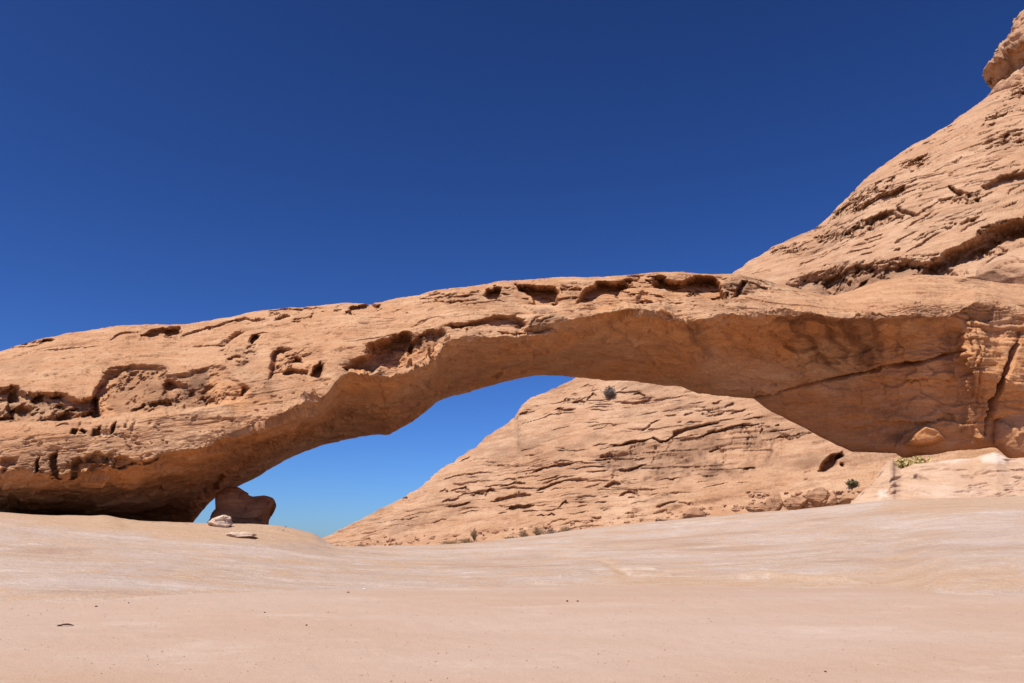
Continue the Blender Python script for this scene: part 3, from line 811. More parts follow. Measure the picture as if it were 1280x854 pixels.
# fluted and pitted beds of the right hand slope
for q, am in (([(1040, 268), (1067, 240), (1116, 217), (1119, 226), (1089, 250), (1049, 272)], .9), ([(1018, 297), (1058, 284), (1107, 262), (1126, 271), (1089, 286), (1058, 301), (1022, 305)], 1.0),
              ([(1122, 209), (1151, 195), (1166, 190), (1163, 199), (1134, 212)], .9), ([(1222, 152), (1263, 138), (1290, 131), (1290, 138), (1230, 158)], .9), ([(1169, 249), (1205, 239), (1231, 239), (1227, 255), (1187, 257)], .8),
              ([(960, 314), (1009, 301), (1012, 308), (965, 320)], .7), ([(1230, 175), (1290, 150), (1290, 178), (1235, 190)], .8), ([(1150, 292), (1175, 280), (1225, 262), (1222, 276), (1170, 296)], .7), ([(1245, 120), (1290, 100), (1290, 120), (1255, 130)], .8)):
    fd.rough(q, am, (.75, .75, .30), 931, .02, .26, 4, 5)
    fd.rough(q, am * .5, (1.8, 1.8, .9), 935, .05, .30, 4, 4)


def beds(region, slope, n, seed, w=(1.0, 3.0), d=(.25, .7), seg=(8, 45), gap=(4, 40)):
    """beds that run on across a slope, each broken into open and closed stretches"""
    r = random.Random(seed)
    R_ = np.array(region, float); x0, x1 = R_[:, 0].min(), R_[:, 0].max(); ys_ = R_[:, 1] - slope * R_[:, 0]
    for k in range(n):
        c = ys_.min() + (ys_.max() - ys_.min()) * (k + r.uniform(.1, .9)) / n
        bw = r.uniform(*w); x = x0 + r.uniform(0, 30); wob = r.uniform(0, 6)
        while x < x1:
            L_ = r.uniform(*seg) * (bw / w[1] + .4)
            pts = [(x + L_ * t, c + slope * (x + L_ * t) + 1.6 * math.sin((x + L_ * t) * .045 + wob)) for t in (0, .33, .66, 1)]
            if poly_sd(np.array([pts[1][0]]), np.array([pts[1][1]]), region)[0] > 0:
                fd.line(pts, bw * r.uniform(.6, 1.2), r.uniform(*d), 1.1, 1.2)
            x += L_ + r.uniform(*gap)


beds([(930, 345), (1020, 286), (1080, 228), (1190, 152), (1290, 98), (1290, 258), (1180, 300), (1000, 335)], -.44, 26, 3)
beds([(560, 645), (545, 600), (640, 560), (760, 560), (800, 600), (940, 600), (860, 640), (700, 655)], -.13, 15, 5, (.8, 2.5), (.18, .45))
beds([(650, 530), (655, 505), (700, 480), (850, 484), (960, 520), (1000, 545), (900, 545), (760, 556)], -.17, 12, 7, (.8, 2.4), (.18, .45))
beds([(420, 665), (540, 605), (640, 530), (640, 560), (560, 600), (560, 650), (450, 675)], -.16, 10, 9, (.8, 1.8), (.12, .3), gap=(20, 80))
WALL = [(752, 566), (800, 556), (845, 545), (900, 535), (960, 528), (1000, 545), (960, 570), (945, 592), (850, 606), (770, 598)]
fd.rough(WALL, .17, (.55, .55, .09), 911, .0, .3, 8, 5)
fd.rough(WALL, .16, (.14, .14, 2.2), 915, .1, .3, 8, 5)
fd.rough([(560, 600), (640, 570), (740, 560), (800, 600), (860, 600), (850, 640), (700, 640), (560, 636)], .20, (.14, .14, 1.9), 919, .12, .28, 14, 5)
fd.rough([(650, 510), (720, 480), (820, 480), (1000, 520), (960, 535), (800, 545), (690, 530)], .20, (.14, .14, 1.8), 923, .12, .28, 14, 5)
fd.rough([(950, 330), (1100, 210), (1290, 100), (1290, 250), (1160, 300), (1000, 330)], .24, (.11, .11, 1.5), 927, .12, .28, 14, 5)
fd.poly([(752, 566), (800, 556), (845, 545), (900, 535), (960, 528), (1000, 545), (960, 570), (945, 592), (850, 606), (770, 598)], .35, 6, 3)
carve = fd.f
Q = np.stack([P[..., 0], P[..., 1], P[..., 2] - .16 * P[..., 0]], -1)
rel = .50 * fbm(P, .09, 4, 101) + .26 * fbm(Q, (.10, .10, .55), 5, 105, .6) + .20 * fbm(Q, (.20, .20, 1.9), 5, 109, .65) + .17 * fbm(P, .7, 6, 113, .68)
zone = sstep(-.12, .22, fbm(P, .075, 3, 131))
fr = front.astype(float)
led = fbm(Q, (.08, .08, 1.3), 5, 121, .6)
rel -= .26 * sstep(.22, .32, led) * zone * fr
for sc_, sd_, am_, wd_ in (((.028, .028, .75), 122, .17, .022), ((.05, .05, 1.7), 126, .14, .030), ((.10, .10, 3.2), 124, .09, .045)):
    rel -= am_ * np.exp(-(fbm(Q, sc_, 4, sd_, .55) / wd_) ** 2) * sstep(-.05, .25, fbm(P, .16, 3, sd_ + 2)) * fr
rel -= .25 * sstep(.30, .42, fbm(P, (.7, .7, 1.8), 4, 128)) * sstep(.0, .25, fbm(P, .12, 3, 138)) * fr
vdir = P - np.array([0, 0, EYE]); vdir[..., 2] *= .6
vdir /= np.linalg.norm(vdir, axis=-1, keepdims=True)
P2 = P + N * rel[..., None] + vdir * carve[..., None]
st = Field(U, V, front, (warp[0] * 2, warp[1] * 2))
for q, d in (([(752, 600), (756, 556), (800, 555), (812, 590)], .45), ([(810, 600), (815, 552), (850, 545), (900, 545), (905, 590)], .4), ([(860, 600), (880, 545), (890, 545), (895, 598)], .5),
             ([(640, 580), (660, 574), (682, 572), (676, 580)], .5), ([(720, 570), (735, 556), (752, 558), (745, 575)], .35), ([(795, 630), (800, 620), (840, 620), (850, 628), (830, 636)], .5),
             ([(1040, 570), (1060, 572), (1075, 580), (1050, 588)], .35), ([(1225, 238), (1240, 220), (1290, 210), (1290, 228)], .45),
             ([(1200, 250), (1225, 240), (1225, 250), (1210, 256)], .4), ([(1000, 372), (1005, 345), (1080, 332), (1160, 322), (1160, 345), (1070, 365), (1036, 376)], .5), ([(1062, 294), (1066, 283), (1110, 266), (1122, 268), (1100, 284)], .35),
             ([(1225, 190), (1260, 182), (1290, 178), (1290, 190), (1240, 198)], .3), ([(640, 640), (650, 632), (668, 632), (668, 640)], .35), ([(715, 630), (720, 618), (745, 618), (750, 630)], .35), ([(700, 570), (704, 560), (718, 560), (716, 572)], .3)):
    st.poly(q, min(.85, d * 1.5), 10, 4, 'max')
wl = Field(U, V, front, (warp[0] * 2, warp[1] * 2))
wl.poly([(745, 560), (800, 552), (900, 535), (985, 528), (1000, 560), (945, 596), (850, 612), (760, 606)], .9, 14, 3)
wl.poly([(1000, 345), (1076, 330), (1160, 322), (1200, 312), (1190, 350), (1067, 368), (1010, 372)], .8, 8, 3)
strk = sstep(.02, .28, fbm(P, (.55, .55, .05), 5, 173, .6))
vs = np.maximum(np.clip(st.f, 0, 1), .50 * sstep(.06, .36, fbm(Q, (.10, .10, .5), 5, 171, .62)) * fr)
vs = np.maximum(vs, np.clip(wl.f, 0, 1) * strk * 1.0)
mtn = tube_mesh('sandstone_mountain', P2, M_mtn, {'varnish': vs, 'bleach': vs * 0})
tag(mtn, 'long pale orange sandstone mountain rising to the upper right behind the arch', 'mountain')

def on_mountain(u, v):
    k_ = np.argmin(np.where(front_m, (U_m - u) ** 2 + (V_m - v) ** 2, 1e9))
    return P_m.reshape(-1, 3)[k_]


P_m = P2.copy(); U_m, V_m = to_px(P2); front_m = front.copy()
# cap rock on the summit: stacked sections with the outline of the photo
vv = np.linspace(116, -70, 260)
ul = np.interp(vv, [-70, -25, 2, 27, 49, 58, 62, 66, 70, 74, 80, 86, 92, 97, 102, 107, 111, 116],
               [1352, 1308, 1288, 1273, 1260, 1254, 1251, 1264, 1272, 1278, 1280, 1270, 1262, 1257, 1253, 1251, 1251, 1252])
th = np.linspace(0, 2 * math.pi, 420, endpoint=False)
cx = 1360.0
rows = []
for v_, l_ in zip(vv, ul):
    D0 = 93.0
    c = at(cx, v_, D0)
    L = at(l_, v_, D0)
    r = c[0] - L[0]
    rows.append(np.stack([c[0] + r * np.cos(th), c[1] + 2 + .8 * r * np.sin(th), np.full_like(th, c[2])], -1))
P = np.array(rows)
n_ = grid_normals(P)
cen = P.mean(1, keepdims=True)
if ((P - cen) * n_).sum(-1).mean() < 0: n_ = -n_
rl = .22 * fbm(P, .16, 4, 201) + .25 * fbm(P, (.25, .25, 1.1), 5, 205, .6) - 1.0 * sstep(.10, .26, fbm(P, (.22, .22, .5), 4, 209)) + .18 * fbm(P, .9, 5, 213, .65) - .5 * sstep(.15, .3, fbm(P, (.5, .5, 1.2), 4, 217))
rl = rl + facets(P, (.22, .22, .35), 219, .30, .55, .4) + .5 * facets(P, (.6, .6, 1.0), 223, .2, .3, .4)
P = P + n_ * rl[..., None]
tube_mesh('cap_rock', P, M_mtn, {'varnish': .5 * sstep(.1, .4, fbm(P, .2, 3, 211)), 'bleach': P[..., 0] * 0}, mtn)

# ================================================================== GROUND
# the broad hump of bare rock between the sand and the arch
us = np.concatenate([np.arange(-700, -12, 8.0), np.arange(-12, 1292, 1.6), np.arange(1292, 1980, 8.0)])
gc_v = rail([(-700, 640), (-200, 640), (0, 640), (60, 645), (130, 646), (150, 651), (250, 655), (300, 656), (345, 657), (370, 661), (395, 668), (405, 676), (418, 683), (450, 684), (520, 682),
             (600, 677), (680, 668), (760, 659), (860, 648), (940, 641), (1000, 637), (1075, 628), (1110, 624), (1280, 620), (1980, 600)], us, 4)
gc_D = rail([(-700, 22), (0, 24), (270, 25.5), (420, 27), (640, 29), (900, 30), (1060, 29), (1280, 28.4), (1980, 28)], us, 20)
e_v = rail([(-700, 760), (0, 752), (100, 750), (200, 744), (300, 742), (500, 736), (640, 738), (730, 735), (840, 733), (1000, 734), (1100, 736), (1180, 728), (1280, 722), (1980, 735)], us, 10)
e_D = rail([(-700, 12), (0, 14), (640, 16.5), (1280, 17), (1980, 16)], us, 20)


def sand_base(x, y):
    return np.where(y < 0, 0, np.interp(np.hypot(x * .3, y), [0, 9.7, 16, 19, 26, 40, 60], [0, .10, .93, 1.05, .6, -.6, -1.2]))


# the rock comes out of the sand where the sight line of its edge meets the sand
_Dg = np.linspace(8, 19, 221)
_e = at(us[:, None], e_v[:, None], _Dg[None, :])
_hit = _e[..., 2] <= sand_base(_e[..., 0], _e[..., 1])
e_D = np.where(_hit.any(1), _Dg[np.argmax(_hit, 1)], 17.0)
e_D = rail(list(zip(us, e_D)), us, 25)
crest = at(us, gc_v, gc_D)
edge_ = at(us, e_v, e_D)


gc_s = rail(list(zip(us, gc_v)), us, 70)


def mixr(f, h):
    g_ = gc_v + (gc_s - gc_v) * np.clip((.97 - f) * 7, 0, 1)
    return at(us, e_v + (g_ - e_v) * f, e_D + (gc_D - e_D) * h)


below = edge_ * np.array([.84, .84, 1.0]); below[:, 2] -= .85
m1, m2, m3 = mixr(.30, .22), mixr(.62, .50), mixr(.88, .78)
bk1 = at(us, gc_v + 2, gc_D * 1.06); bk2 = at(us, gc_v + 6, gc_D * 1.35); bk3 = at(us, gc_v + 9, gc_D * 1.9)
bk4 = bk3 * np.array([1.4, 1.4, 1]); bk4[:, 2] = -1.5
rl_ = [below, edge_, m1, m2, m3, crest, bk1, bk2, bk3, bk4]
cn = [24, 70, 80, 80, 60, 16, 24, 24, 10]
cols = []
for k in range(len(rl_) - 1):
    t_ = (np.arange(cn[k]) / cn[k])[None, :, None]
    cols.append(rl_[k][:, None] * (1 - t_) + rl_[k + 1][:, None] * t_)
cols.append(rl_[-1][:, None])
P = np.concatenate(cols, 1)
k = np.arange(-12, 13); w = np.exp(-.5 * (k / 5.0) ** 2); w /= w.sum()
Pp = np.pad(P, ((0, 0), (12, 12), (0, 0)), mode='edge')
P = sum(ww * Pp[:, 12 + kk:12 + kk + P.shape[1]] for kk, ww in zip(k, w))
U, V = to_px(P)
nr = fbm(P * np.array([1, 1, 0]), (.12, .22, 0), 4, 301)
Qg = np.stack([P[..., 0], P[..., 1], P[..., 2] * 1.0], -1)
rel = .10 * nr + .05 * fbm(Qg, (.18, .6, .6), 4, 305) + .030 * fbm(Qg, (.30, 1.6, 1.6), 4, 309) + .012 * fbm(Qg, 2.4, 3, 313)
rel += .05 * np.round(fbm(Qg, (.10, .5, .5), 4, 317) * 5) / 5
warp = (fbm(P, (.5, 1.2, 1), 4, 340) * 5, fbm(P, (.5, 1.2, 1), 4, 350) * 3)
allm = np.ones(U.shape, bool)
fg = Field(U, V, allm, warp)
fg.line([(700, 722), (740, 714), (790, 713), (842, 721)], 9, -.07, 3); fg.line([(915, 724), (960, 720), (1010, 724), (1085, 731)], 8, -.08, 3)
fg.line([(745, 699), (770, 712), (800, 722)], 7, .05, 4); fg.line([(660, 700), (700, 694), (760, 700)], 6, .04, 4)
fg.line([(1195, 714), (1215, 712), (1250, 710), (1280, 706)], 3, .07, 2)
fg.poly([(110, 655), (128, 647), (140, 646), (170, 652), (150, 664)], -.05, 9, 2)
rel += -fg.f
P[..., 2] += rel
bl = Field(U, V, allm, warp)
for q, d in (([(770, 716), (785, 713), (835, 716), (842, 722), (800, 724), (782, 722)], .9), ([(730, 729), (760, 725), (775, 727), (745, 731)], .6), ([(915, 726), (940, 721), (965, 720), (960, 727), (930, 728)], .9), ([(985, 731), (1005, 730), (1000, 734)], .7),
             ([(840, 652), (900, 646), (920, 648), (900, 654), (850, 658)], .5), ([(600, 690), (680, 680), (760, 676), (720, 690)], .3), ([(250, 722), (300, 716), (320, 722)], .35)):
    bl.poly(q, d, 5, 2, 'max')
tn = Field(U, V, allm, warp)
for q, d in (([(-700, 630), (0, 630), (130, 640), (260, 650), (350, 650), (400, 668), (405, 680), (300, 682), (150, 668), (0, 655), (-700, 655)], .75), ([(740, 697), (765, 700), (790, 714), (790, 730), (770, 728), (765, 714)], .7), ([(660, 703), (700, 694), (735, 697), (700, 702), (670, 708)], .5),
             ([(985, 722), (1060, 718), (1090, 722), (1085, 736), (1000, 734)], .75), ([(800, 716), (1000, 718), (1280, 700), (1280, 740), (700, 742), (640, 735)], .5), ([(0, 748), (200, 742), (420, 738), (420, 746), (0, 760)], .6), ([(1075, 640), (1120, 618), (1290, 610), (1290, 640), (1150, 645)], .5)):
    tn.poly(q, d, 9, 3, 'max')
dk = Field(U, V, allm, warp)
for q, d in (([(60, 720), (140, 700), (240, 705), (200, 735), (90, 742)], .14), ([(1000, 685), (1150, 675), (1280, 678), (1280, 690), (1100, 695)], .10)):
    dk.poly(q, d, 9, 4, 'max')
F = grid_faces(P.shape[0], P.shape[1], False)
slick = link_mesh('slickrock_ground', P, F, M_slick, None, True, {'bleach': np.clip(bl.f, 0, 1), 'tan': np.clip(tn.f, 0, 1), 'varnish': np.clip(dk.f, 0, 1)})
tag(slick, kind='structure')
P_g = P.copy(); U_g, V_g = to_px(P); front_g = np.zeros(U_g.shape, bool); front_g[:, 20:sum(cn[:5])] = True


def on_rock(u, v):
    k_ = np.argmin(np.where(front_g, (U_g - u) ** 2 + (V_g - v) ** 2, 1e9))
    return P_g.reshape(-1, 3)[k_]



# sand sheet to the horizon: near part rises gently to the rock, then lies flat below it
ys = np.concatenate([np.array([-4000, -1500, -500, -150, -60, -25]), np.arange(-10, 5, 1.0), np.arange(5, 26, .07), np.arange(26, 60, 1.0), np.array([70, 90, 130, 200, 400, 900, 2000, 4500, 9000])])
xs = np.concatenate([-np.array([9000, 4000, 1500, 600, 250, 120, 80, 60, 45, 35, 28, 22, 18]), np.arange(-15, 15.01, .07), np.array([18, 22, 28, 35, 45, 60, 80, 120, 250, 600, 1500, 4000, 9000])])
xs.sort()
X, Y = np.meshgrid(xs, ys, indexing='ij')
# edge heights of the slickrock give the rise of the sand
zr = sand_base(X, Y)
Z = zr
Pp = np.stack([X, Y, Z], -1)
near = np.exp(-(np.hypot(X, Y) / 40) ** 2)
Z = Z + near * (.05 * fbm(Pp, (.14, .3, 0), 3, 401) + .018 * fbm(Pp, (.8, 1.2, 0), 4, 405) + .006 * fbm(Pp, (4, 4, 0), 3, 409))
fsand = grid_faces(len(xs), len(ys), False)[:, ::-1]
sand = link_mesh('sand_ground', np.stack([X, Y, Z], -1), fsand, M_sand)
tag(sand, kind='structure')
Z_s = Z


def sand_z(x, y):
    i = np.clip(np.searchsorted(xs, x), 1, len(xs) - 1); j = np.clip(np.searchsorted(ys, y), 1, len(ys) - 1)
    a = (x - xs[i - 1]) / (xs[i] - xs[i - 1]); b = (y - ys[j - 1]) / (ys[j] - ys[j - 1])
    return (Z_s[i - 1, j - 1] * (1 - a) * (1 - b) + Z_s[i, j - 1] * a * (1 - b) + Z_s[i - 1, j] * (1 - a) * b + Z_s[i, j] * a * b)


# rock apron under the right end of the arch
us = np.concatenate([np.arange(1056, 1292, 1.0), np.arange(1292, 1700, 8.0)])
ac_v = rail([(1000, 650), (1056, 637), (1066, 626), (1080, 611), (1095, 595), (1106, 580), (1112, 572), (1117, 573), (1119, 582), (1126, 586), (1142, 580), (1160, 577), (1185, 573), (1215, 572), (1230, 567), (1245, 563), (1262, 572), (1290, 571), (1700, 570)], us, 1.2)
ac_D = rail([(1056, 30.6), (1112, 32.4), (1280, 32.2), (1700, 32)], us, 10)
ab_v = rail([(1056, 645), (1280, 645), (1700, 640)], us, 3)
crest = at(us, ac_v, ac_D); bot = at(us, ab_v, 28.9 + 0 * us)
m1 = at(us, ab_v + (ac_v - ab_v) * .30, 28.9 + (ac_D - 28.9) * .36); m2 = at(us, ab_v + (ac_v - ab_v) * .74, 28.9 + (ac_D - 28.9) * .80)
b1 = crest * np.array([1.03, 1.03, 1.0]); b1[:, 2] -= .06
b2 = crest * np.array([1.12, 1.12, 1.0]); b2[:, 2] -= 2.5
b3 = bot.copy(); b3[:, 2] -= 2
P = loft([bot, m1, m2, crest, b1, b2, b3], [70, 80, 60, 8, 8, 8, 8], 3)
N = grid_normals(P)
if N[100, 60, 1] > 0: N = -N
U, V = to_px(P)
front = np.zeros(P.shape[:2], bool); front[:, :206] = True
warp = (fbm(P, 1.2, 5, 440, .65) * 4, fbm(P, 1.2, 5, 450, .65) * 2.5)
fa = Field(U, V, front, warp)
random.seed(5)
for r in range(9):
    y0 = 603 + r * 3.3
    x = 1200 + random.uniform(-12, 20) - r * 1.0
    while x < 1285:
        L_ = random.uniform(12, 38)
        fa.line([(x, y0 + 6 - (x - 1200) * .10), (x + L_, y0 + 6 - (x + L_ - 1200) * .10 - .06 * L_)], random.uniform(1.0, 2.2), random.uniform(.06, .16), 1, 1.6)
        x += L_ + random.uniform(4, 30)
for pts, w, d in (([(1138, 600), (1146, 594), (1155, 598), (1162, 600)], 3, .18), ([(1142, 595), (1152, 601)], 3, .2), ([(1100, 606), (1115, 600), (1130, 595)], 4, .12), ([(1215, 592), (1235, 589), (1260, 590)], 2, .12),
                  ([(1200, 595), (1220, 594)], 2, .12), ([(1262, 588), (1285, 586)], 3, .15), ([(1072, 622), (1090, 604), (1106, 586)], 3, .12), ([(1105, 616), (1112, 612)], 6, -.06), ([(1265, 596), (1285, 598)], 3, .18)):
    fa.line(pts, w, d, 1.2, 1.5)
Qa = np.stack([P[..., 0], P[..., 1], P[..., 2] - .1 * P[..., 0]], -1)
rel = .06 * fbm(P, .5, 4, 461) + .04 * fbm(Qa, (.4, .4, 3), 4, 465) + .02 * fbm(P, 2.5, 4, 469) - fa.f
rel -= .07 * sstep(.2, .35, fbm(Qa, (.5, .5, 3.5), 3, 473)) * front
P2 = P + N * rel[..., None]
ba = Field(U, V, front, warp)
for q, d in (([(1095, 625), (1098, 612), (1110, 612), (1112, 622)], .5), ([(1225, 572), (1232, 564), (1246, 561), (1260, 570), (1255, 580), (1230, 580)], .6), ([(1150, 582), (1170, 573), (1215, 571), (1212, 577), (1180, 580)], .5)):
    ba.poly(q, d, 4, 2, 'max')
sv = Field(U, V, front, warp)
for q, d in (([(1098, 607), (1115, 599), (1140, 594), (1136, 600), (1112, 606)], .5), ([(1138, 600), (1145, 593), (1160, 597), (1155, 603)], .5)):
    sv.poly(q, d, 4, 2, 'max')
M_apron = rock_material('apron_sandstone', (.50, .32, .20), (.56, .40, .29), (.44, .26, .155), .7)
apron = tube_mesh('bedrock_slope', P2, M_apron, {'varnish': np.clip(sv.f, 0, 1), 'bleach': np.clip(ba.f, 0, 1)})
tag(apron, kind='structure')


# ================================================================== ROCKS
def ico(sub=5):
    import bmesh
    bm = bmesh.new(); bmesh.ops.create_icosphere(bm, subdivisions=sub, radius=1)
    co = np.array([v.co[:] for v in bm.verts]); f = np.array([[v.index for v in q.verts] for q in bm.faces])
    bm.free(); return co, f


ICO5, ICO5F = ico(6)
ICO3, ICO3F = ico(4)


def boulder(name, c, size, seed, mat, cuts=14, rough=.10, rotz=0, small=False, varn=.3, cut=(.62, .95)):
    co, f = (ICO3, ICO3F) if small else (ICO5, ICO5F)
    r = np.random.default_rng(seed)
    p = co.copy()
    for k in range(cuts):                      # broken planes
        n = r.normal(size=3); n /= np.linalg.norm(n)
        h = r.uniform(*cut)
        d = p @ n - h
        p = p - np.maximum(d, 0)[:, None] * n * .93
    nrm = co
    p = p + nrm * (rough * fbm(p, 1.4, 4, seed) + rough * .5 * fbm(p, (1, 1, 5), 4, seed + 5))[:, None]
    p = p + nrm * facets(p, 1.5, seed + 3, .05, .10, .3)[:, None]
    p[:, 2] = np.maximum(p[:, 2], -.8)
    p = p * np.array(size)
    c_, s_ = math.cos(rotz), math.sin(rotz)
    p = p @ np.array([[c_, s_, 0], [-s_, c_, 0], [0, 0, 1]])
    o = link_mesh(name, p, f, mat, None, True, {'varnish': np.full(len(p), varn) * sstep(-.2, .3, fbm(p, 1.5, 3, seed + 9)), 'bleach': np.zeros(len(p))})
    o.location = tuple(c)
    return o


# the wedge under the arch: two-lobed block leaning on the foot of the arch, extruded outline with depth
def outline_rock(name, pts, D, depth, mat, seed, n=26, top=None):
    """a closed outline (photo shape) given real thickness: sections shrink towards front and back"""
    pts = np.array(pts, float)
    q = np.concatenate([pts, pts[:1]])
    L = np.concatenate([[0], np.cumsum(np.linalg.norm(np.diff(q, axis=0), axis=1))])
    s = np.linspace(0, L[-1], 240, endpoint=False)
    o2 = np.stack([np.interp(s, L, q[:, 0]), np.interp(s, L, q[:, 1])], -1)
    k = np.arange(-6, 7); w = np.exp(-.5 * (k / 1.0) ** 2); w /= w.sum()
    o2 = sum(ww * np.roll(o2, kk, 0) for kk, ww in zip(k, w))
    c = o2.mean(0)
    secs = []
    for t_ in np.linspace(-1, 1, 140):
        a = math.copysign(1 - (1 - abs(t_)) ** 2.6, t_)
        sc = max((1 - abs(a) ** 5) ** .42 if abs(a) < 1 else 0.0, .004)
        secs.append(at(c[0] + (o2[:, 0] - c[0]) * sc, c[1] + (o2[:, 1] - c[1]) * sc, D + a * depth))
    P = np.array(secs)
    n_ = grid_normals(P)
    cc = P.reshape(-1, 3).mean(0)
    if ((P - cc) * n_).sum(-1).mean() < 0: n_ = -n_
    rl = .025 * fbm(P, 1.0, 4, seed) + .03 * fbm(P, (.8, .8, 3), 4, seed + 4) + .02 * fbm(P, 5, 4, seed + 8) - .05 * sstep(.15, .25, fbm(P, (.4, .4, 2.2), 3, seed + 12))
    rl = rl + facets(P, (.8, .8, 1.1), seed, .05, .16, .3)
    P = P + n_ * rl[..., None]
    o3 = P.reshape(-1, 3).mean(0); o3[2] = P[..., 2].min()
    ob = tube_mesh(name, P - o3, mat, {'varnish': .35 * sstep(0, .4, fbm(P, 1.2, 3, seed + 20)), 'bleach': P[..., 0] * 0, 'rust_bounce': .5 + .3 * fbm(P, .6, 3, seed + 21)})
    ob.location = tuple(o3)
    return ob


w1 = outline_rock('wedge_boulder', [(256, 660), (263, 648), (272, 638), (273, 624), (276, 615), (286, 609), (298, 610), (306, 615), (316, 621), (330, 621), (339, 625), (342, 632), (339, 638), (334, 645), (333, 664), (300, 668), (270, 666)], 30.6, 1.1, M_wedge, 501)
tag(w1, 'dark brown wedge shaped boulder propping up the left end of the arch', 'boulder')
b = boulder('pale_boulder', on_rock(276, 658) + np.array([0, 0, .10]), (.36, .34, .25), 511, M_pale, 16, .13, .3, cut=(.68, .96))
tag(b, 'small rounded pale boulder lying in front of the dark wedge boulder', 'boulder')
b = boulder('flat_slab', on_rock(301, 671) + np.array([0, 0, .03]), (.47, .34, .10), 515, M_pale, 18, .10, .1)
tag(b, 'thin flat sandstone slab on the bare rock below the small pale boulder', 'rock slab')
b = boulder('rounded_boulder', at(1308, 352, 43.0), (4.0, 3.0, 2.0), 531, M_mtn, 8, .05, .1, varn=.1, cut=(.8, .98))
tag(b, 'smooth pale rounded boulder under the mountain overhang at the far right edge', 'boulder')
# buttress beyond the dark cleft at the right end
bt = outline_rock('rock_buttress', [(1237, 555), (1240, 520), (1252, 488), (1266, 455), (1278, 425), (1300, 400), (1360, 395), (1420, 480), (1420, 600), (1300, 590), (1262, 572), (1245, 560)], 34.8, 2.2, M_arch, 541)
tag(bt, 'rough cracked rock buttress beside the dark cleft at the arch right end', 'rock buttress')
GRP = 'boulders along the mountain foot'
rocks = [
    ('boulder', 950, 635, 45.5, (0.91, 0.65, 0.40), 601, M_boul, 'low dark faced boulder left of the pointed rock at the mountain foot'),
    ('boulder', 968, 631, 45.5, (0.62, 0.59, 0.78), 602, M_boul, 'pointed triangular boulder standing at the mountain foot'),
    ('boulder', 993, 631, 45.5, (0.78, 0.65, 0.50), 603, M_boul, 'squat brown boulder just right of the pointed rock'),
    ('boulder', 1022, 624, 45.5, (1.10, 0.78, 0.94), 604, M_boul, 'tallest brown boulder of the heap at the mountain foot'),
    ('boulder', 1039, 628, 45.5, (0.65, 0.59, 0.62), 605, M_boul, 'medium brown boulder between the tallest one and the green bush'),
    ('boulder', 1055, 627, 45.5, (0.44, 0.39, 0.33), 606, M_boul, 'smallest boulder of the heap beside the green bush'),
    ('boulder', 868, 645, 45.5, (1.04, 0.65, 0.43), 607, M_boul, 'low smooth orange boulder sunk behind the pale rock rim'),
    ('boulder', 838, 651, 45.5, (0.98, 0.52, 0.21), 608, M_boul, 'flat dark slab poking over the pale rock rim'),
    ('boulder', 1008, 631, 45.5, (0.47, 0.47, 0.43), 609, M_boul, 'small boulder wedged between two larger brown ones at the mountain foot')]
for nm, u_, v_, D_, sz, sd, mt_, lb in rocks:
    o = boulder(nm, at(u_, v_, D_), sz, sd, mt_, 22, .14, random.uniform(-.4, .4), False, .7, (.48, .9))
    tag(o, lb, 'boulder', GRP)


# small broken stones along the foot of the mountain and in front of the arch's foot: too many to count
rv, rf_ = [], []
lo_c, lo_f = ico(2)
r_ = np.random.default_rng(77)
spots_ = [(on_mountain(u, np.interp(u, [440, 600, 760, 860, 940, 1060], [682, 674, 655, 645, 637, 622]) + r_.uniform(-9, 2)), r_.uniform(.05, .16)) for u in r_.uniform(440, 1075, 170)]
spots_ += [(on_mountain(u, r_.uniform(612, 632)), r_.uniform(.06, .20)) for u in r_.uniform(925, 1070, 34)]
spots_ += [(at(u, np.interp(u, [0, 130, 250, 340], [645, 651, 656, 658]) + abs(r_.normal()) * 3, np.interp(u, [0, 340], [23.7, 25.3])), r_.uniform(.015, .06)) for u in r_.uniform(0, 360, 60)]
for c_, z_ in spots_:
    p = lo_c * (1 + .25 * r_.normal(size=(len(lo_c), 1))).clip(.6, 1.5) * np.array([z_ * r_.uniform(.8, 1.6), z_, z_ * r_.uniform(.5, .9)])
    i0 = len(rv); rv += list(p + c_); rf_ += [tuple(i0 + q for q in t_) for t_ in lo_f.tolist()]
rub = link_mesh('rubble', np.array(rv), rf_, M_boul, None, False)
tag(rub, 'broken stones strewn along the foot of the mountain and the arch', 'rubble', None, 'stuff')

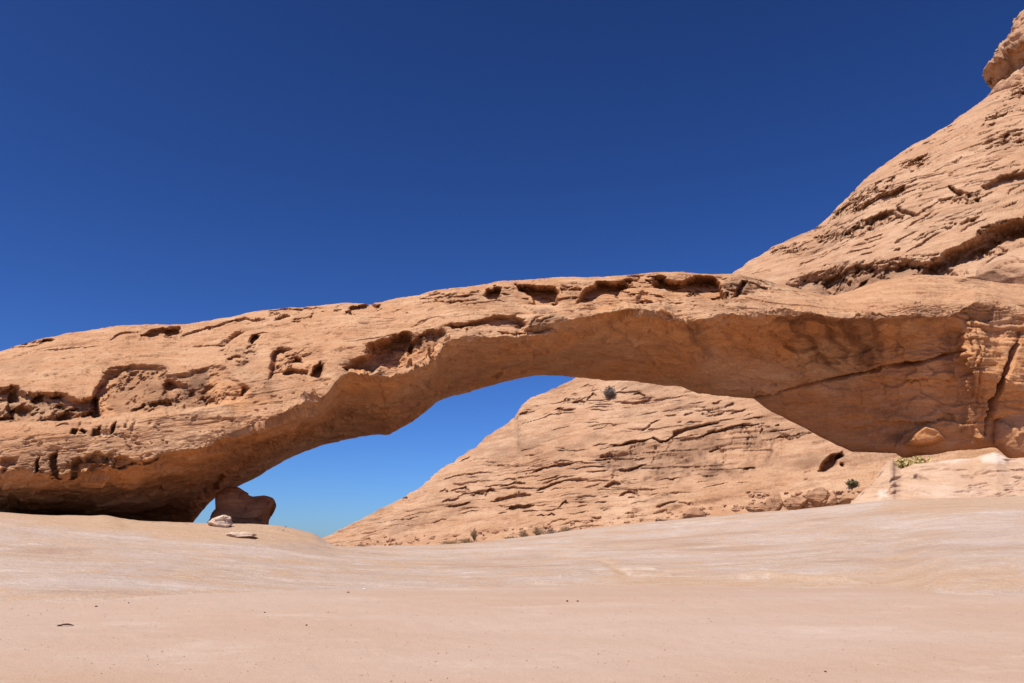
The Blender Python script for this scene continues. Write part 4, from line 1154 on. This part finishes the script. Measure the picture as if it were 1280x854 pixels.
# ================================================================== PLANTS
def plant(name, c, w, h, n, seed, leafmat, label, group=None, leaf=.05, cat='bush', per=9):
    r = np.random.default_rng(seed)
    root = bpy.data.objects.new(name, None); col.objects.link(root); root.location = tuple(c)
    tag(root, label, cat, group)
    sv, sf, lv, lf = [], [], [], []
    for k in range(n):
        a = r.uniform(0, 2 * math.pi); tilt = r.uniform(.05, 1.0)
        L = r.uniform(.55, 1.0)
        tip = np.array([math.cos(a) * w * tilt * L, math.sin(a) * w * tilt * L, h * L * (1 - .35 * tilt)])
        midp = tip * .5 + np.array([0, 0, h * .10]) + r.normal(size=3) * .06 * w
        base = np.array([math.cos(a), math.sin(a), 0]) * w * .12
        pts = [base, midp, tip]
        th_ = .006 + .006 * w
        i0 = len(sv)
        for q, p_ in enumerate(pts):
            rr = th_ * (1 - .4 * q)
            for m in range(3):
                b_ = m * 2.094
                sv.append(p_ + np.array([math.cos(b_), math.sin(b_), 0]) * rr)
        for q in range(2):
            for m in range(3):
                m2_ = (m + 1) % 3
                sf.append((i0 + q * 3 + m, i0 + q * 3 + m2_, i0 + (q + 1) * 3 + m2_, i0 + (q + 1) * 3 + m))
        for q in range(per):
            t_ = r.uniform(.35, 1.05)
            p_ = midp + (tip - midp) * (t_ - .5) * 2 if t_ > .5 else base + (midp - base) * t_ * 2
            p_ = p_ + r.normal(size=3) * .07 * (w + h) * .5
            d1 = r.normal(size=3); d1 /= np.linalg.norm(d1); d2 = np.cross(d1, r.normal(size=3)); d2 /= np.linalg.norm(d2)
            s_ = leaf * r.uniform(.6, 1.4)
            i1 = len(lv)
            lv += [p_ - d1 * s_, p_ + d2 * s_ * .45, p_ + d1 * s_, p_ - d2 * s_ * .45]
            lf.append((i1, i1 + 1, i1 + 2, i1 + 3))
    link_mesh('stems', np.array(sv), sf, M_twig, root, False)
    if per: link_mesh('foliage', np.array(lv), lf, leafmat, root, False)
    return root


plant('green_bush', on_mountain(1066, 610), .5, .6, 40, 1, M_green, 'small round green bush in the corner where the ramp meets the mountain', leaf=.07, per=14)
plant('yellow_bush', at(1130, 592, 47.0), .9, 1.2, 46, 2, M_yellow, 'yellow green bush glimpsed through the gap under the arch right end, left one', 'yellow bushes in the gap under the arch', .09)
plant('yellow_bush', at(1150, 588, 47.5), .8, 1.0, 40, 3, M_yellow, 'yellow green bush glimpsed through the gap under the arch right end, right one', 'yellow bushes in the gap under the arch', .09)
plant('grey_bush', on_mountain(762, 499), .85, 1.15, 110, 4, M_grey, 'grey leafless bush growing high on the mountain just below the arch underside', leaf=.06, per=26)
plant('desert_weed', at(1092, 612, 33.4), .10, .34, 8, 5, M_grey, 'tiny dark upright weed on the ramp under the arch', cat='weed', leaf=.035)
G2 = 'dry shrubs along the foot of the mountain'
dry = [(409, 683, 46, 0.31, 0.43, 'thin dark twiggy shrub at the very left tip of the mountain foot', M_grey),
       (423, 685, 46, 0.59, 0.29, 'low dark spreading shrub beside the twiggy one at the left tip of the mountain', M_grey),
       (450, 685, 46, 0.59, 0.46, 'rounded dry brown shrub on its own at the pale rock rim', M_dry),
       (565, 680, 46, 0.70, 0.38, 'low dry shrub at the left end of the long shrub row', M_dry),
       (583, 679, 46, 0.63, 0.43, 'dry brown shrub second in the long shrub row', M_dry),
       (593, 674, 46, 0.31, 0.90, 'tall thin dry stalk rising above the shrub row', M_dry),
       (655, 672, 46, 0.49, 0.65, 'feathery dry shrub left of the dark hollow at the rim', M_dry),
       (672, 670, 46, 0.63, 0.80, 'larger feathery dry shrub at the rim', M_dry),
       (708, 666, 46, 0.63, 0.72, 'dry shrub right of the dark hollow at the rim', M_dry),
       (690, 668, 46, 0.84, 0.32, 'low dark shrub filling the hollow between two feathery shrubs', M_grey),
       (640, 674, 46, 0.56, 0.32, 'low dry shrub in the middle of the rim row', M_dry)]
for k, (u_, v_, D_, w_, h_, lb, mt_) in enumerate(dry):
    plant('dry_shrub', at(u_, v_ + 1.5, D_), w_ * random.uniform(.9, 1.5), h_ * random.uniform(.5, .85), 60, 40 + k, mt_, lb, G2, .03, per=14)

# ================================================================== SMALL THINGS ON THE SAND


def on_sand(u, v):
    D = 10.0
    for _ in range(60):
        p = at(u, v, D)
        zs = float(sand_z(p[0], p[1]))
        zc = (427 - v) / FPX; s_ = (sp + zc * cp) / (cp - zc * sp)
        Dn = (zs - EYE) / s_ if s_ < -1e-3 else D
        D = .5 * D + .5 * np.clip(Dn, 6, 22)
    p = at(u, v, D); p[2] = float(sand_z(p[0], p[1])); return p


c = on_sand(82, 783)
pts = np.array([(-.13, 0, .012), (-.07, .01, .016), (-.05, -.005, .028), (.03, .01, .030), (.09, 0, .022), (.125, .012, .012)])
rad = [.010, .014, .013, .014, .010, .004]
sv, sf = [], []
for q in range(6):
    for m in range(8):
        a = m * math.pi / 4
        sv.append(pts[q] + np.array([0, math.cos(a), math.sin(a)]) * rad[q])
for q in range(5):
    for m in range(8):
        sf.append((q * 8 + m, q * 8 + (m + 1) % 8, (q + 1) * 8 + (m + 1) % 8, (q + 1) * 8 + m))
sf.append(tuple(range(7, -1, -1))); sf.append(tuple(range(40, 48)))
stick = link_mesh('stick', np.array(sv), sf, M_stick); stick.location = tuple(c)
tag(stick, 'short dark broken stick lying on the sand at lower left', 'stick')
peb = [(455, 737, .035, M_white, 'brightest white pebble near the sand edge'), (356, 737, .022, M_white, 'small white pebble left of the brightest one'),
       (709, 752, .030, M_stick, 'dark brown pebble on the sand, left of a pair'), (722, 752, .026, M_stick, 'dark brown pebble on the sand, right of a pair'),
       (121, 753, .026, M_stick, 'dark pebble at the rock edge above the stick'), (161, 752, .02, M_stick, 'tiny dark pebble at the rock edge right of the other dark one'),
       (331, 766, .02, M_stick, 'dark pebble in the middle of the open sand'), (383, 782, .022, M_stick, 'dark pebble right of the open sand middle'),
       (435, 741, .04, M_boul, 'flat orange pebble beside the brightest white pebble'), (1032, 840, .02, M_stick, 'dark pebble near the bottom right of the sand')]
for k, (u_, v_, s_, mt_, lb) in enumerate(peb):
    o = boulder('pebble', on_sand(u_, v_) + np.array([0, 0, s_ * .3]), (s_ * .9, s_ * .7, s_ * .5), 700 + k, mt_, 10, .1, k, True, 0)
    tag(o, lb, 'pebble', 'pebbles scattered on the sand')

# loose grit on the sand: uncountable
gv, gf = [], []
oct_ = np.array([(1, 0, 0), (-1, 0, 0), (0, 1, 0), (0, -1, 0), (0, 0, 1), (0, 0, -1)], float)
of = [(0, 2, 4), (2, 1, 4), (1, 3, 4), (3, 0, 4), (2, 0, 5), (1, 2, 5), (3, 1, 5), (0, 3, 5)]
for k in range(4200):
    D_ = 6.5 + 10 * rng.random() ** .8
    x_ = rng.uniform(-.72, .72) * D_
    s_ = .004 + .010 * rng.random() ** 4
    z_ = float(sand_z(x_, D_))
    i0 = len(gv)
    q = oct_ * s_ * rng.uniform(.6, 1.4, size=(6, 1))
    gv += list(q + np.array([x_, D_, z_ + s_ * .3]))
    gf += [tuple(i0 + m for m in t_) for t_ in of]
grit = link_mesh('gravel', np.array(gv), gf, M_apron, None, False)
tag(grit, 'fine loose grit strewn over the sand', 'gravel', None, 'stuff')

# ================================================================== LIGHT
EL, AZ = math.radians(57), math.radians(180 + 36)       # behind the camera, to the left
world = bpy.data.worlds.new('World'); scn.world = world
world.use_nodes = True
wt = world.node_tree
sky = wt.nodes.new('ShaderNodeTexSky')
sky.sky_type = 'NISHITA'; sky.sun_disc = False
sky.sun_elevation = EL; sky.sun_rotation = AZ
sky.altitude = 0; sky.air_density = .85; sky.dust_density = .7; sky.ozone_density = 10
dim = wt.nodes.new('ShaderNodeMix'); dim.data_type = 'RGBA'; dim.blend_type = 'MULTIPLY'
dim.inputs[0].default_value = 1; dim.inputs[7].default_value = (.60, .59, .60, 1)
gam = wt.nodes.new('ShaderNodeGamma'); gam.inputs[1].default_value = 1.6      # deep polarised desert sky
wt.links.new(sky.outputs[0], dim.inputs[6]); wt.links.new(dim.outputs[2], gam.inputs[0])
bg = wt.nodes['Background']
bg.inputs['Strength'].default_value = .081
wt.links.new(gam.outputs[0], bg.inputs['Color'])
sd = bpy.data.lights.new('sun', 'SUN'); so = bpy.data.objects.new('sun', sd); col.objects.link(so)
sd.energy = 4.6; sd.angle = math.radians(.53); sd.color = (1, .965, .91)
from mathutils import Vector
dirv = Vector((math.sin(AZ) * math.cos(EL), math.cos(AZ) * math.cos(EL), math.sin(EL)))
so.rotation_euler = dirv.to_track_quat('Z', 'Y').to_euler()
so.location = dirv * 100

scn.cycles.max_bounces = 10
scn.cycles.diffuse_bounces = 6
scn.view_settings.view_transform = 'Standard'
scn.view_settings.look = 'None'
scn.view_settings.exposure = 0.35
scn.view_settings.gamma = 1.0
scn.view_settings.use_curve_mapping = False
